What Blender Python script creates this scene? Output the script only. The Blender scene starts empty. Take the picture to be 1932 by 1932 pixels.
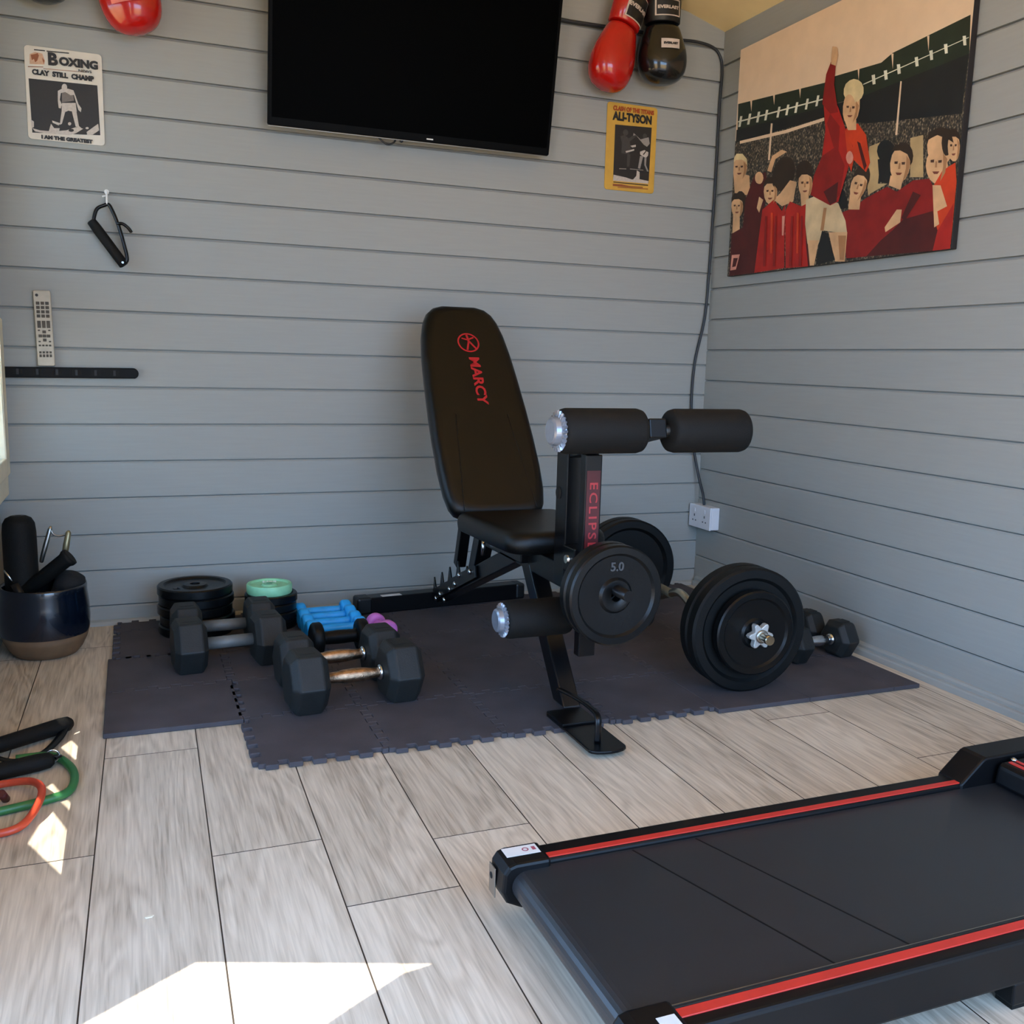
import bpy, bmesh, math, random
from mathutils import Matrix, Vector
C = bpy.context.scene
COL = C.collection
PI = math.pi
random.seed(7)

# scene settings
EXPOSURE = 0.62
SKY_LOW = (0.41, 0.68, 1.08, 1); SKY_HIGH = (0.36, 0.61, 1.05, 1); SKY_STRENGTH = 6.0
SUN_STRENGTH = 6.0
FRONT_X0 = -1.9
WALL_HEX = '#999993'; CEIL_HEX = '#fbdca0'
FLOOR_DARK = '#887967'; FLOOR_MID = '#c6b7a2'; FLOOR_LIGHT = '#e0d2bd'

# ---------------------------------------------------------------- camera
cam_data = bpy.data.cameras.new('camera')
cam_data.sensor_width = 36.0
cam_data.lens = 36.0 * 1807.3 / 1932.0
cam_data.clip_start = 0.02
cam = bpy.data.objects.new('camera', cam_data)
COL.objects.link(cam)
yaw, pitch, roll = 0.3795, -0.1566, 0.0266
f = Vector((math.sin(yaw) * math.cos(pitch), math.cos(yaw) * math.cos(pitch), math.sin(pitch)))
r0 = Vector((math.cos(yaw), -math.sin(yaw), 0.0)); u0 = r0.cross(f)
r = r0 * math.cos(roll) + u0 * math.sin(roll); u = u0 * math.cos(roll) - r0 * math.sin(roll)
cam.matrix_world = Matrix(((r.x, u.x, -f.x, -2.093), (r.y, u.y, -f.y, -3.245), (r.z, u.z, -f.z, 0.872), (0, 0, 0, 1)))
C.camera = cam

# ---------------------------------------------------------------- light
C.view_settings.view_transform = 'Standard'
C.view_settings.look = 'None'
C.view_settings.gamma = 1.0
C.view_settings.use_curve_mapping = False
C.view_settings.exposure = EXPOSURE
world = bpy.data.worlds.new('sky'); C.world = world; world.use_nodes = True
wn = world.node_tree.nodes; wl = world.node_tree.links
wbg = wn['Background']
tc = wn.new('ShaderNodeTexCoord'); sep = wn.new('ShaderNodeSeparateXYZ'); rmp = wn.new('ShaderNodeValToRGB')
wl.new(tc.outputs['Generated'], sep.inputs[0]); wl.new(sep.outputs['Z'], rmp.inputs[0]); wl.new(rmp.outputs[0], wbg.inputs['Color'])
rmp.color_ramp.elements[0].position = 0.0; rmp.color_ramp.elements[0].color = SKY_LOW
rmp.color_ramp.elements[1].position = 0.6; rmp.color_ramp.elements[1].color = SKY_HIGH
wbg.inputs['Strength'].default_value = SKY_STRENGTH
SUN = Vector((0.87, 0.49, -1.43)).normalized()
sun_data = bpy.data.lights.new('sun', 'SUN'); sun_data.energy = SUN_STRENGTH; sun_data.angle = math.radians(0.12); sun_data.color = (1.0, 0.95, 0.86)
sun = bpy.data.objects.new('sun', sun_data); COL.objects.link(sun)
sun.rotation_mode = 'QUATERNION'; sun.rotation_quaternion = SUN.to_track_quat('-Z', 'Y'); sun.location = (-6, -5, 6)

def portal(name, loc, rot, sx, sy):
    d = bpy.data.lights.new(name, 'AREA'); d.shape = 'RECTANGLE'; d.size = sx; d.size_y = sy
    d.cycles.is_portal = True
    o = bpy.data.objects.new(name, d); COL.objects.link(o); o.location = loc; o.rotation_euler = rot
portal('front_doorway_portal', (-1.02, -3.98, 1.02), (PI / 2, 0, 0), 1.75, 2.05)
portal('side_doorway_portal', (-2.56, -2.66, 1.0), (0, -PI / 2, 0), 2.0, 1.28)

# ---------------------------------------------------------------- materials
def lin(h):
    h = h.lstrip('#'); out = []
    for i in (0, 2, 4):
        c = int(h[i:i + 2], 16) / 255.0
        out.append(c / 12.92 if c <= 0.04045 else ((c + 0.055) / 1.055) ** 2.4)
    return tuple(out) + (1.0,)

MATS = {}
def mat(name, hexcol, rough=0.5, metal=0.0, var=0.12, scale=30.0, bump=0.0, bscale=200.0, spec=0.5, coat=0.0):
    """procedural: base colour broken up by noise, optional fine bump"""
    if name in MATS: return MATS[name]
    m = bpy.data.materials.new(name); m.use_nodes = True
    n = m.node_tree.nodes; l = m.node_tree.links; b = n['Principled BSDF']
    t = n.new('ShaderNodeTexCoord'); no = n.new('ShaderNodeTexNoise'); no.inputs['Scale'].default_value = scale; no.inputs['Detail'].default_value = 4
    l.new(t.outputs['Object'], no.inputs['Vector'])
    cr = n.new('ShaderNodeValToRGB'); c = lin(hexcol)
    cr.color_ramp.elements[0].position = 0.3; cr.color_ramp.elements[1].position = 0.7
    cr.color_ramp.elements[0].color = tuple(min(1, x * (1 - var)) for x in c[:3]) + (1,)
    cr.color_ramp.elements[1].color = tuple(min(1, x * (1 + var)) for x in c[:3]) + (1,)
    l.new(no.outputs['Fac'], cr.inputs[0]); l.new(cr.outputs[0], b.inputs['Base Color'])
    b.inputs['Roughness'].default_value = rough; b.inputs['Metallic'].default_value = metal
    b.inputs['Specular IOR Level'].default_value = spec; b.inputs['Coat Weight'].default_value = coat
    if bump:
        n2 = n.new('ShaderNodeTexNoise'); n2.inputs['Scale'].default_value = bscale; n2.inputs['Detail'].default_value = 2
        l.new(t.outputs['Object'], n2.inputs['Vector'])
        bp = n.new('ShaderNodeBump'); bp.inputs['Strength'].default_value = bump; bp.inputs['Distance'].default_value = 0.002
        l.new(n2.outputs['Fac'], bp.inputs['Height']); l.new(bp.outputs[0], b.inputs['Normal'])
    MATS[name] = m
    return m

def wall_paint(name, hexcol, axis):
    m = bpy.data.materials.new(name); m.use_nodes = True
    n = m.node_tree.nodes; l = m.node_tree.links; b = n['Principled BSDF']
    t = n.new('ShaderNodeTexCoord'); mp = n.new('ShaderNodeMapping')
    mp.inputs['Scale'].default_value = (4, 60, 60) if axis == 'x' else (60, 4, 60)
    no = n.new('ShaderNodeTexNoise'); no.inputs['Scale'].default_value = 2.0; no.inputs['Detail'].default_value = 5
    l.new(t.outputs['Object'], mp.inputs[0]); l.new(mp.outputs[0], no.inputs['Vector'])
    cr = n.new('ShaderNodeValToRGB'); c = lin(hexcol)
    cr.color_ramp.elements[0].position = 0.25; cr.color_ramp.elements[1].position = 0.75
    cr.color_ramp.elements[0].color = tuple(x * 0.97 for x in c[:3]) + (1,)
    cr.color_ramp.elements[1].color = tuple(x * 1.03 for x in c[:3]) + (1,)
    l.new(no.outputs['Fac'], cr.inputs[0]); l.new(cr.outputs[0], b.inputs['Base Color'])
    b.inputs['Roughness'].default_value = 0.62; b.inputs['Specular IOR Level'].default_value = 0.3
    bp = n.new('ShaderNodeBump'); bp.inputs['Strength'].default_value = 0.04; bp.inputs['Distance'].default_value = 0.002
    l.new(no.outputs['Fac'], bp.inputs['Height']); l.new(bp.outputs[0], b.inputs['Normal'])
    return m

def plank_mat():
    m = bpy.data.materials.new('grey_oak_laminate'); m.use_nodes = True
    n = m.node_tree.nodes; l = m.node_tree.links; b = n['Principled BSDF']
    t = n.new('ShaderNodeTexCoord'); at = n.new('ShaderNodeAttribute'); at.attribute_name = 'plank'
    mul = n.new('ShaderNodeMath'); mul.operation = 'MULTIPLY'; mul.inputs[1].default_value = 37.0
    l.new(at.outputs['Fac'], mul.inputs[0])
    cmb = n.new('ShaderNodeCombineXYZ'); l.new(mul.outputs[0], cmb.inputs[0]); l.new(mul.outputs[0], cmb.inputs[1])
    add = n.new('ShaderNodeVectorMath'); add.operation = 'ADD'; l.new(t.outputs['Object'], add.inputs[0]); l.new(cmb.outputs[0], add.inputs[1])
    # fine streaks
    m1 = n.new('ShaderNodeMapping'); m1.inputs['Scale'].default_value = (85, 3.6, 1); l.new(add.outputs[0], m1.inputs[0])
    n1 = n.new('ShaderNodeTexNoise'); n1.inputs['Scale'].default_value = 2.2; n1.inputs['Detail'].default_value = 6; n1.inputs['Distortion'].default_value = 0.6; l.new(m1.outputs[0], n1.inputs['Vector'])
    # cathedral figure
    m2 = n.new('ShaderNodeMapping'); m2.inputs['Scale'].default_value = (7.0, 0.9, 1); l.new(add.outputs[0], m2.inputs[0])
    wv = n.new('ShaderNodeTexNoise'); wv.inputs['Scale'].default_value = 1.6; wv.inputs['Detail'].default_value = 2; wv.inputs['Distortion'].default_value = 1.0; l.new(m2.outputs[0], wv.inputs['Vector'])
    rg = n.new('ShaderNodeMath'); rg.operation = 'MULTIPLY'; rg.inputs[1].default_value = 48.0; l.new(wv.outputs['Fac'], rg.inputs[0])
    sn = n.new('ShaderNodeMath'); sn.operation = 'SINE'; l.new(rg.outputs[0], sn.inputs[0])
    # blotches and knots
    m3 = n.new('ShaderNodeMapping'); m3.inputs['Scale'].default_value = (6, 2.0, 1); l.new(add.outputs[0], m3.inputs[0])
    n3 = n.new('ShaderNodeTexNoise'); n3.inputs['Scale'].default_value = 1.5; n3.inputs['Detail'].default_value = 3; l.new(m3.outputs[0], n3.inputs['Vector'])
    a0 = n.new('ShaderNodeMath'); a0.operation = 'MULTIPLY_ADD'; a0.inputs[1].default_value = 0.62; a0.inputs[2].default_value = 0.19; l.new(n1.outputs['Fac'], a0.inputs[0])
    a1 = n.new('ShaderNodeMath'); a1.operation = 'MULTIPLY_ADD'; a1.inputs[1].default_value = 0.075; l.new(sn.outputs[0], a1.inputs[0]); l.new(a0.outputs[0], a1.inputs[2])
    a2 = n.new('ShaderNodeMath'); a2.operation = 'MULTIPLY_ADD'; a2.inputs[1].default_value = 0.34; l.new(n3.outputs['Fac'], a2.inputs[0]); l.new(a1.outputs[0], a2.inputs[2])
    tn = n.new('ShaderNodeMath'); tn.operation = 'MULTIPLY_ADD'; tn.inputs[1].default_value = 0.20; l.new(at.outputs['Fac'], tn.inputs[0]); l.new(a2.outputs[0], tn.inputs[2])
    cr = n.new('ShaderNodeValToRGB'); e = cr.color_ramp.elements
    e[0].position = 0.44; e[0].color = lin(FLOOR_DARK); e[1].position = 1.04; e[1].color = lin(FLOOR_LIGHT)
    k = e.new(0.74); k.color = lin(FLOOR_MID)
    l.new(tn.outputs[0], cr.inputs[0]); l.new(cr.outputs[0], b.inputs['Base Color'])
    b.inputs['Roughness'].default_value = 0.5; b.inputs['Specular IOR Level'].default_value = 0.35
    bp = n.new('ShaderNodeBump'); bp.inputs['Strength'].default_value = 0.15; bp.inputs['Distance'].default_value = 0.001
    l.new(a1.outputs[0], bp.inputs['Height']); l.new(bp.outputs[0], b.inputs['Normal'])
    return m

def glass_mat():
    m = bpy.data.materials.new('window_glass'); m.use_nodes = True
    b = m.node_tree.nodes['Principled BSDF']
    b.inputs['Base Color'].default_value = (0.9, 0.97, 0.93, 1); b.inputs['Roughness'].default_value = 0.02
    b.inputs['Transmission Weight'].default_value = 1.0; b.inputs['IOR'].default_value = 1.45
    return m

# ---------------------------------------------------------------- mesh building helpers
class MB:
    def __init__(s): s.bm = bmesh.new(); s.mi = 0
    def _m(s, faces):
        for fc in faces: fc.material_index = s.mi
    def poly(s, pts):
        vs = [s.bm.verts.new(p) for p in pts]
        fc = s.bm.faces.new(vs); s._m([fc]); return fc
    def box(s, x0, x1, y0, y1, z0, z1, M=None):
        P = [Vector((x, y, z)) for x in (x0, x1) for y in (y0, y1) for z in (z0, z1)]
        if M: P = [M @ p for p in P]
        v = [s.bm.verts.new(p) for p in P]
        s._m([s.bm.faces.new([v[i] for i in q]) for q in ((0, 1, 3, 2), (4, 6, 7, 5), (0, 4, 5, 1), (2, 3, 7, 6), (0, 2, 6, 4), (1, 5, 7, 3))])
        return s
    def bar(s, a, b, w, h, up=(0, 0, 1), ext=0.0):
        """rectangular tube from a to b; w across, h along 'up'"""
        a, b = Vector(a), Vector(b); d = (b - a); L = d.length; d.normalize()
        sd = d.cross(Vector(up)).normalized(); up2 = sd.cross(d)
        M = Matrix((( sd.x, up2.x, d.x, a.x), (sd.y, up2.y, d.y, a.y), (sd.z, up2.z, d.z, a.z), (0, 0, 0, 1)))
        return s.box(-w / 2, w / 2, -h / 2, h / 2, -ext, L + ext, M)
    def loft(s, rings, cap=True, smooth=True, closed=True):
        R = [[s.bm.verts.new(p) for p in ring] for ring in rings]
        n = len(R[0]); fs = []
        for i in range(len(R) - 1):
            for j in range(n if closed else n - 1):
                k = (j + 1) % n
                fs.append(s.bm.faces.new((R[i][j], R[i][k], R[i + 1][k], R[i + 1][j])))
        for fc in fs: fc.smooth = smooth
        if cap:
            c1 = s.bm.faces.new(list(reversed(R[0]))); c2 = s.bm.faces.new(R[-1]); fs += [c1, c2]
        s._m(fs); return s
    def frame(s, d):
        d = Vector(d).normalized(); t = Vector((0, 0, 1)) if abs(d.z) < 0.9 else Vector((1, 0, 0))
        a = d.cross(t).normalized(); return a, a.cross(d)
    def lathe(s, o, d, prof, n=32, cap=True, smooth=True):
        """prof: list of (distance along d, radius)"""
        o = Vector(o); d = Vector(d).normalized(); a, b = s.frame(d)
        rings = []
        for t, rr in prof:
            rr = max(rr, 1e-5)
            rings.append([o + d * t + a * (rr * math.cos(2 * PI * k / n)) + b * (rr * math.sin(2 * PI * k / n)) for k in range(n)])
        return s.loft(rings, cap, smooth)
    def cyl(s, a, b, rad, n=24, r2=None):
        a, b = Vector(a), Vector(b)
        return s.lathe(a, b - a, [(0, rad), ((b - a).length, rad if r2 is None else r2)], n)
    def tube(s, pts, rad, n=10, closed=False, flat=None):
        pts = [Vector(p) for p in pts]; rings = []; N = len(pts); prev = None
        for i, p in enumerate(pts):
            if closed: d = pts[(i + 1) % N] - pts[i - 1]
            else: d = pts[min(i + 1, N - 1)] - pts[max(i - 1, 0)]
            d.normalize()
            if prev is None: a, b = s.frame(d)
            else:
                a = (prev - d * prev.dot(d)).normalized(); b = a.cross(d)
            prev = a
            ra, rb = (rad, rad) if flat is None else flat
            rings.append([p + a * (ra * math.cos(2 * PI * k / n)) + b * (rb * math.sin(2 * PI * k / n)) for k in range(n)])
        if closed: rings.append(rings[0]); return s.loft([list(x) for x in rings], cap=False)
        return s.loft(rings)
    def prism(s, pts2, M, h0, h1):
        """polygon in local xy extruded along local z, then M"""
        A = [s.bm.verts.new(M @ Vector((p[0], p[1], h0))) for p in pts2]
        B = [s.bm.verts.new(M @ Vector((p[0], p[1], h1))) for p in pts2]
        n = len(A); fs = [s.bm.faces.new(list(reversed(A))), s.bm.faces.new(B)]
        for i in range(n): fs.append(s.bm.faces.new((A[i], A[(i + 1) % n], B[(i + 1) % n], B[i])))
        s._m(fs); return s

WM = {}
def parent_matrix(p): return WM[p.name] if p is not None else Matrix()

def obj(name, mb, mats, parent=None, local=False, bevel=0.0, seg=2, sub=0, autosmooth=True):
    me = bpy.data.meshes.new(name)
    bmesh.ops.remove_doubles(mb.bm, verts=mb.bm.verts, dist=1e-6)
    bmesh.ops.recalc_face_normals(mb.bm, faces=mb.bm.faces)
    mb.bm.to_mesh(me); mb.bm.free()
    for m in (mats if isinstance(mats, (list, tuple)) else [mats]): me.materials.append(m)
    o = bpy.data.objects.new(name, me); COL.objects.link(o)
    if parent is not None:
        W = parent_matrix(parent)
        if not local: me.transform(W.inverted())
        o.parent = parent; WM[o.name] = W
    else: WM[o.name] = Matrix()
    if bevel:
        b = o.modifiers.new('bevel', 'BEVEL'); b.width = bevel; b.segments = seg; b.limit_method = 'ANGLE'; b.angle_limit = math.radians(40)
    if sub:
        b = o.modifiers.new('subsurf', 'SUBSURF'); b.levels = sub; b.render_levels = sub
    return o

def tag(o, label=None, cat=None, group=None, kind=None):
    if label: o['label'] = label
    if cat: o['category'] = cat
    if group: o['group'] = group
    if kind: o['kind'] = kind
    return o

def thing(name, label, cat, loc=(0, 0, 0), rot=None, group=None):
    o = bpy.data.objects.new(name, None); COL.objects.link(o); o.empty_display_size = 0.05
    M = Matrix.Translation(Vector(loc))
    if rot is not None: M = M @ rot.to_4x4()
    o.matrix_world = M; WM[o.name] = M
    return tag(o, label, cat, group)

def rebase(o, loc):
    """put a single-mesh thing's origin at its base"""
    o.data.transform(Matrix.Translation(-Vector(loc))); o.location = loc; WM[o.name] = Matrix.Translation(Vector(loc)); return o

def dup(root, loc, rot, label, group=None):
    n = root.copy(); COL.objects.link(n)
    M = Matrix.Translation(Vector(loc)) @ (rot.to_4x4() if rot is not None else Matrix())
    n.matrix_world = M; n['label'] = label; WM[n.name] = M
    if group: n['group'] = group
    def rec(src, dst):
        for ch in list(src.children):
            c = ch.copy(); COL.objects.link(c); c.parent = dst; rec(ch, c)
    rec(root, n)
    return n

def struct(name, mb, m, bevel=0.0):
    return tag(obj(name, mb, m, bevel=bevel), kind='structure')

def text_mesh(mb, string, size, M, depth=0.0004, bold=0.0, align='CENTER', xscale=1.0, shear=0.0, gap=1.0):
    """lettering: mesh of a text curve merged into mb, lying in M's local xy plane"""
    cu = bpy.data.curves.new('t', 'FONT'); cu.body = string; cu.size = size; cu.extrude = depth; cu.offset = bold
    cu.align_x = align; cu.align_y = 'CENTER'; cu.shear = shear; cu.space_character = gap; cu.resolution_u = 3
    o = bpy.data.objects.new('t', cu); COL.objects.link(o)
    dg = bpy.context.evaluated_depsgraph_get(); dg.update()
    me = bpy.data.meshes.new_from_object(o.evaluated_get(dg))
    me.transform(M @ Matrix.Diagonal((xscale, 1, 1, 1)))
    k = len(mb.bm.faces); mb.bm.from_mesh(me); mb.bm.faces.ensure_lookup_table()
    for fc in mb.bm.faces[k:]: fc.material_index = mb.mi
    bpy.data.objects.remove(o); bpy.data.curves.remove(cu); bpy.data.meshes.remove(me)

def basis(o, x, y, z):
    x, y, z, o = Vector(x), Vector(y), Vector(z), Vector(o)
    return Matrix(((x.x, y.x, z.x, o.x), (x.y, y.y, z.y, o.y), (x.z, y.z, z.z, o.z), (0, 0, 0, 1)))

def RZ(deg): return Matrix.Rotation(math.radians(deg), 3, 'Z')
def RX(deg): return Matrix.Rotation(math.radians(deg), 3, 'X')
def RY(deg): return Matrix.Rotation(math.radians(deg), 3, 'Y')

def smooth_path(pts, n=6):
    """Catmull-Rom through pts"""
    P = [Vector(p) for p in pts]; out = []
    for i in range(len(P) - 1):
        p0 = P[max(i - 1, 0)]; p1 = P[i]; p2 = P[i + 1]; p3 = P[min(i + 2, len(P) - 1)]
        for k in range(n):
            t = k / n
            out.append(0.5 * ((2 * p1) + (p2 - p0) * t + (2 * p0 - 5 * p1 + 4 * p2 - p3) * t * t + (3 * p1 - p0 - 3 * p2 + p3) * t ** 3))
    out.append(P[-1]); return out

def rrect(x0, x1, y0, y1, rad, n=5):
    pts = []
    for cx, cy, a0 in ((x1 - rad, y1 - rad, 0), (x0 + rad, y1 - rad, 90), (x0 + rad, y0 + rad, 180), (x1 - rad, y0 + rad, 270)):
        for k in range(n + 1):
            a = math.radians(a0 + 90 * k / n); pts.append((cx + rad * math.cos(a), cy + rad * math.sin(a)))
    return pts
# ---------------------------------------------------------------- structure
PAINT_B = wall_paint('grey_blue_board_paint', WALL_HEX, 'x')
PAINT_R = wall_paint('grey_blue_board_paint_side', WALL_HEX, 'y')
PINE = mat('pale_pine_ceiling', CEIL_HEX, 0.6, var=0.06, scale=6)
CREAM = mat('cream_wood_frame', '#e6dabb', 0.45, var=0.08, scale=14)
GLASS = glass_mat()
BOARD = 0.116

def board_wall(name, m, z_first, make, top):
    prof = [(0.0, 0.0)]
    zs = []; z = z_first
    while z > 0.03: zs.append(z); z -= BOARD
    zs.reverse(); z = zs[-1] + BOARD
    while z < top - 0.02: zs.append(z); z += BOARD
    for z in zs: prof += [(0.0, z - 0.010), (0.005, z - 0.0042), (0.013, z - 0.0042), (0.013, z), (0.0, z)]
    prof += [(0.0, top), (0.07, top), (0.07, 0.0)]
    mb = MB(); a, b = make
    mb.loft([[a(d, z) for d, z in prof], [b(d, z) for d, z in prof]], smooth=False)
    return struct(name, mb, m)

board_wall('wall_back', PAINT_B, 1.2259, (lambda d, z: (-2.545, d, z), lambda d, z: (0.07, d, z)), 2.50)
board_wall('wall_right', PAINT_R, 1.1675, (lambda d, z: (d, 0.0, z), lambda d, z: (d, -4.0, z)), 2.10)

mb = MB()
for y0, y1, z0, z1 in ((-0.08, 0.0, 0, 2.12), (-0.75, -0.08, 0, 0.5), (-0.75, -0.08, 1.85, 2.12), (-1.00, -0.75, 0, 2.12), (-1.80, -1.00, 0, 0.28), (-1.80, -1.00, 0.52, 2.12), (-2.02, -1.80, 0, 2.12), (-3.3, -2.02, 2.0, 2.12), (-4.0, -3.3, 0, 2.12)):
    mb.box(-2.545, -2.475, y0, y1, z0, z1)
struct('wall_left', mb, PAINT_R)  # unseen wall; low slot and side opening added to let sun through
mb = MB()
mb.box(-2.545, FRONT_X0, -4.07, -4.0, 0, 2.45); mb.box(-0.15, 0.07, -4.07, -4.0, 0, 2.45); mb.box(FRONT_X0, -0.15, -4.07, -4.0, 2.05, 2.45)
struct('wall_front', mb, PAINT_B)
mb = MB()
cs = [(0.2, 2.038), (-1.24, 2.456), (-2.68, 2.038), (-2.68, 2.10), (-1.24, 2.52), (0.2, 2.10)]
mb.loft([[(x, 0.07, z) for x, z in cs], [(x, -4.15, z) for x, z in cs]], smooth=False)
struct('ceiling', mb, PINE)

# laminate floor: real planks with hairline joints over a dark underlay
FLOOR = plank_mat(); GAP = mat('joint_underlay', '#4a4038', 0.9)
mb = MB(); lay = mb.bm.verts.layers.float.new('plank')
YAW = math.tan(0.0147)
joints = {-1: -1.535, 0: -1.108, 1: -1.605, 3: -1.669}
rnd = random.Random(3)
for i in range(-3, 13):
    xa = -2.1564 + i * 0.19235; xb = xa + 0.19235
    y0 = joints.get(i, -rnd.uniform(0.2, 1.9) if i not in (2, 4, 5, 6, 7) else -0.35 - 0.1 * i)
    ys = sorted([0.0, -4.0] + [y0 + k * 1.286 for k in range(-4, 4) if -4.0 < y0 + k * 1.286 < 0.0])
    for a, b in zip(ys[:-1], ys[1:]):
        tone = rnd.random(); g = 0.0012
        pts = [(xa + YAW * a + g, a + g), (xb + YAW * a - g, a + g), (xb + YAW * b - g, b - g), (xa + YAW * b + g, b - g)]
        pts = [(max(-2.475, min(0.0, x)), y) for x, y in pts]
        if pts[1][0] - pts[0][0] < 0.003 and pts[2][0] - pts[3][0] < 0.003: continue
        fc = mb.poly([(x, y, 0.0) for x, y in pts])
        for v in fc.verts: v[lay] = tone
mb.mi = 1; mb.box(-2.545, 0.07, -4.07, 0.07, -0.1, -0.0012)
tag(obj('floor', mb, [FLOOR, GAP]), kind='structure')

# skirting: quarter bead on the back wall, stepped moulding on the right wall
TRIM = mat('grey_trim_paint', WALL_HEX, 0.5, var=0.05, scale=8)
def sweep(prof, pa, pb):
    mb = MB(); mb.loft([[pa(d, z) for d, z in prof], [pb(d, z) for d, z in prof]], smooth=False); return mb
bead = [(0.0, 0.0), (-0.016, 0.0), (-0.015, 0.006), (-0.011, 0.012), (-0.005, 0.016), (0.0, 0.017)]
struct('baseboard_back', sweep(bead, lambda d, z: (-2.475, d, z), lambda d, z: (0.0, d, z)), TRIM)
step = [(0.0, 0.0), (-0.020, 0.0), (-0.020, 0.016), (-0.017, 0.020), (-0.010, 0.022), (-0.010, 0.030), (-0.006, 0.036), (0.0, 0.038)]
struct('baseboard_right', sweep(step, lambda d, z: (d, -0.02, z), lambda d, z: (d, -4.0, z)), TRIM)

# window beside the corner on the left: cream frame, two sashes, glass
w = thing('window_1', None, None, (-2.475, -0.415, 0.46)); tag(w, kind='structure')
mb = MB(); 
mb.box(-2.53, -2.437, -0.105, -0.032, 0.497, 0.955); mb.box(-2.53, -2.437, -0.79, -0.725, 0.497, 0.955)
mb.box(-2.53, -2.437, -0.725, -0.105, 0.497, 0.55); mb.box(-2.53, -2.437, -0.725, -0.105, 0.91, 0.955)
obj('lower_sash', mb, CREAM, w, bevel=0.004)
mb = MB()
mb.box(-2.53, -2.437, -0.105, -0.032, 1.09, 1.85); mb.box(-2.53, -2.437, -0.79, -0.725, 1.09, 1.85)
mb.box(-2.53, -2.437, -0.725, -0.105, 1.09, 1.135); mb.box(-2.53, -2.437, -0.725, -0.105, 1.80, 1.85)
obj('upper_sash', mb, CREAM, w, bevel=0.004)
mb = MB(); mb.box(-2.54, -2.468, -0.76, -0.075, 0.955, 1.09); obj('transom', mb, mat('dark_transom', '#3a352c', 0.6), w)
mb = MB(); mb.box(-2.54, -2.446, -0.83, -0.012, 0.43, 0.496); obj('sill', mb, CREAM, w, bevel=0.005)
mb = MB(); mb.box(-2.506, -2.500, -0.725, -0.11, 0.55, 0.91); mb.box(-2.506, -2.500, -0.725, -0.11, 1.135, 1.80); obj('pane', mb, GLASS, w)

# outside: paved ground and an added unseen sheet whose holes shape the sun patches
PAVE = mat('warm_decking', '#f0b264', 0.8, var=0.12, scale=3)
mb = MB(); mb.box(-14, 12, -16, 8, -0.2, -0.12); struct('ground', mb, PAVE)
mb = MB(); Z = 2.2; k = Z / 1.43
def up(p): return (p[0] - k * 0.87, p[1] - k * 0.49)
outer = [(-2.60, -4.3), (-4.1, -4.3), (-4.1, 0.6), (-2.60, 0.6)]
holes = [[(-2.263, -1.013), (-2.241, -0.970), (-2.198, -1.086), (-2.230, -1.093)],
         [(-2.277, -1.219), (-2.264, -1.198), (-2.218, -1.324), (-2.218, -1.366)],
         [(-2.290, -1.454), (-2.262, -1.310), (-2.221, -1.430), (-2.223, -1.597)],
         [(-2.252, -0.925), (-2.232, -0.905), (-2.222, -0.928), (-2.244, -0.947)],
         [(-2.028, -1.903), (-1.703, -2.021), (-1.760, -2.030), (-2.250, -2.305), (-2.560, -2.220)]]
loops = [outer] + [[up(p) for p in h] for h in holes]
es = []
for lp in loops:
    vs = [mb.bm.verts.new((x, y, Z)) for x, y in lp]
    es += [mb.bm.edges.new((vs[i], vs[(i + 1) % len(vs)])) for i in range(len(vs))]
bmesh.ops.triangle_fill(mb.bm, edges=es, use_beauty=True)
cn = struct('sun_mask', mb, mat('sun_mask_brown', '#6b5a45', 0.7))
sd = cn.modifiers.new('thickness', 'SOLIDIFY'); sd.thickness = 0.008

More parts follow.
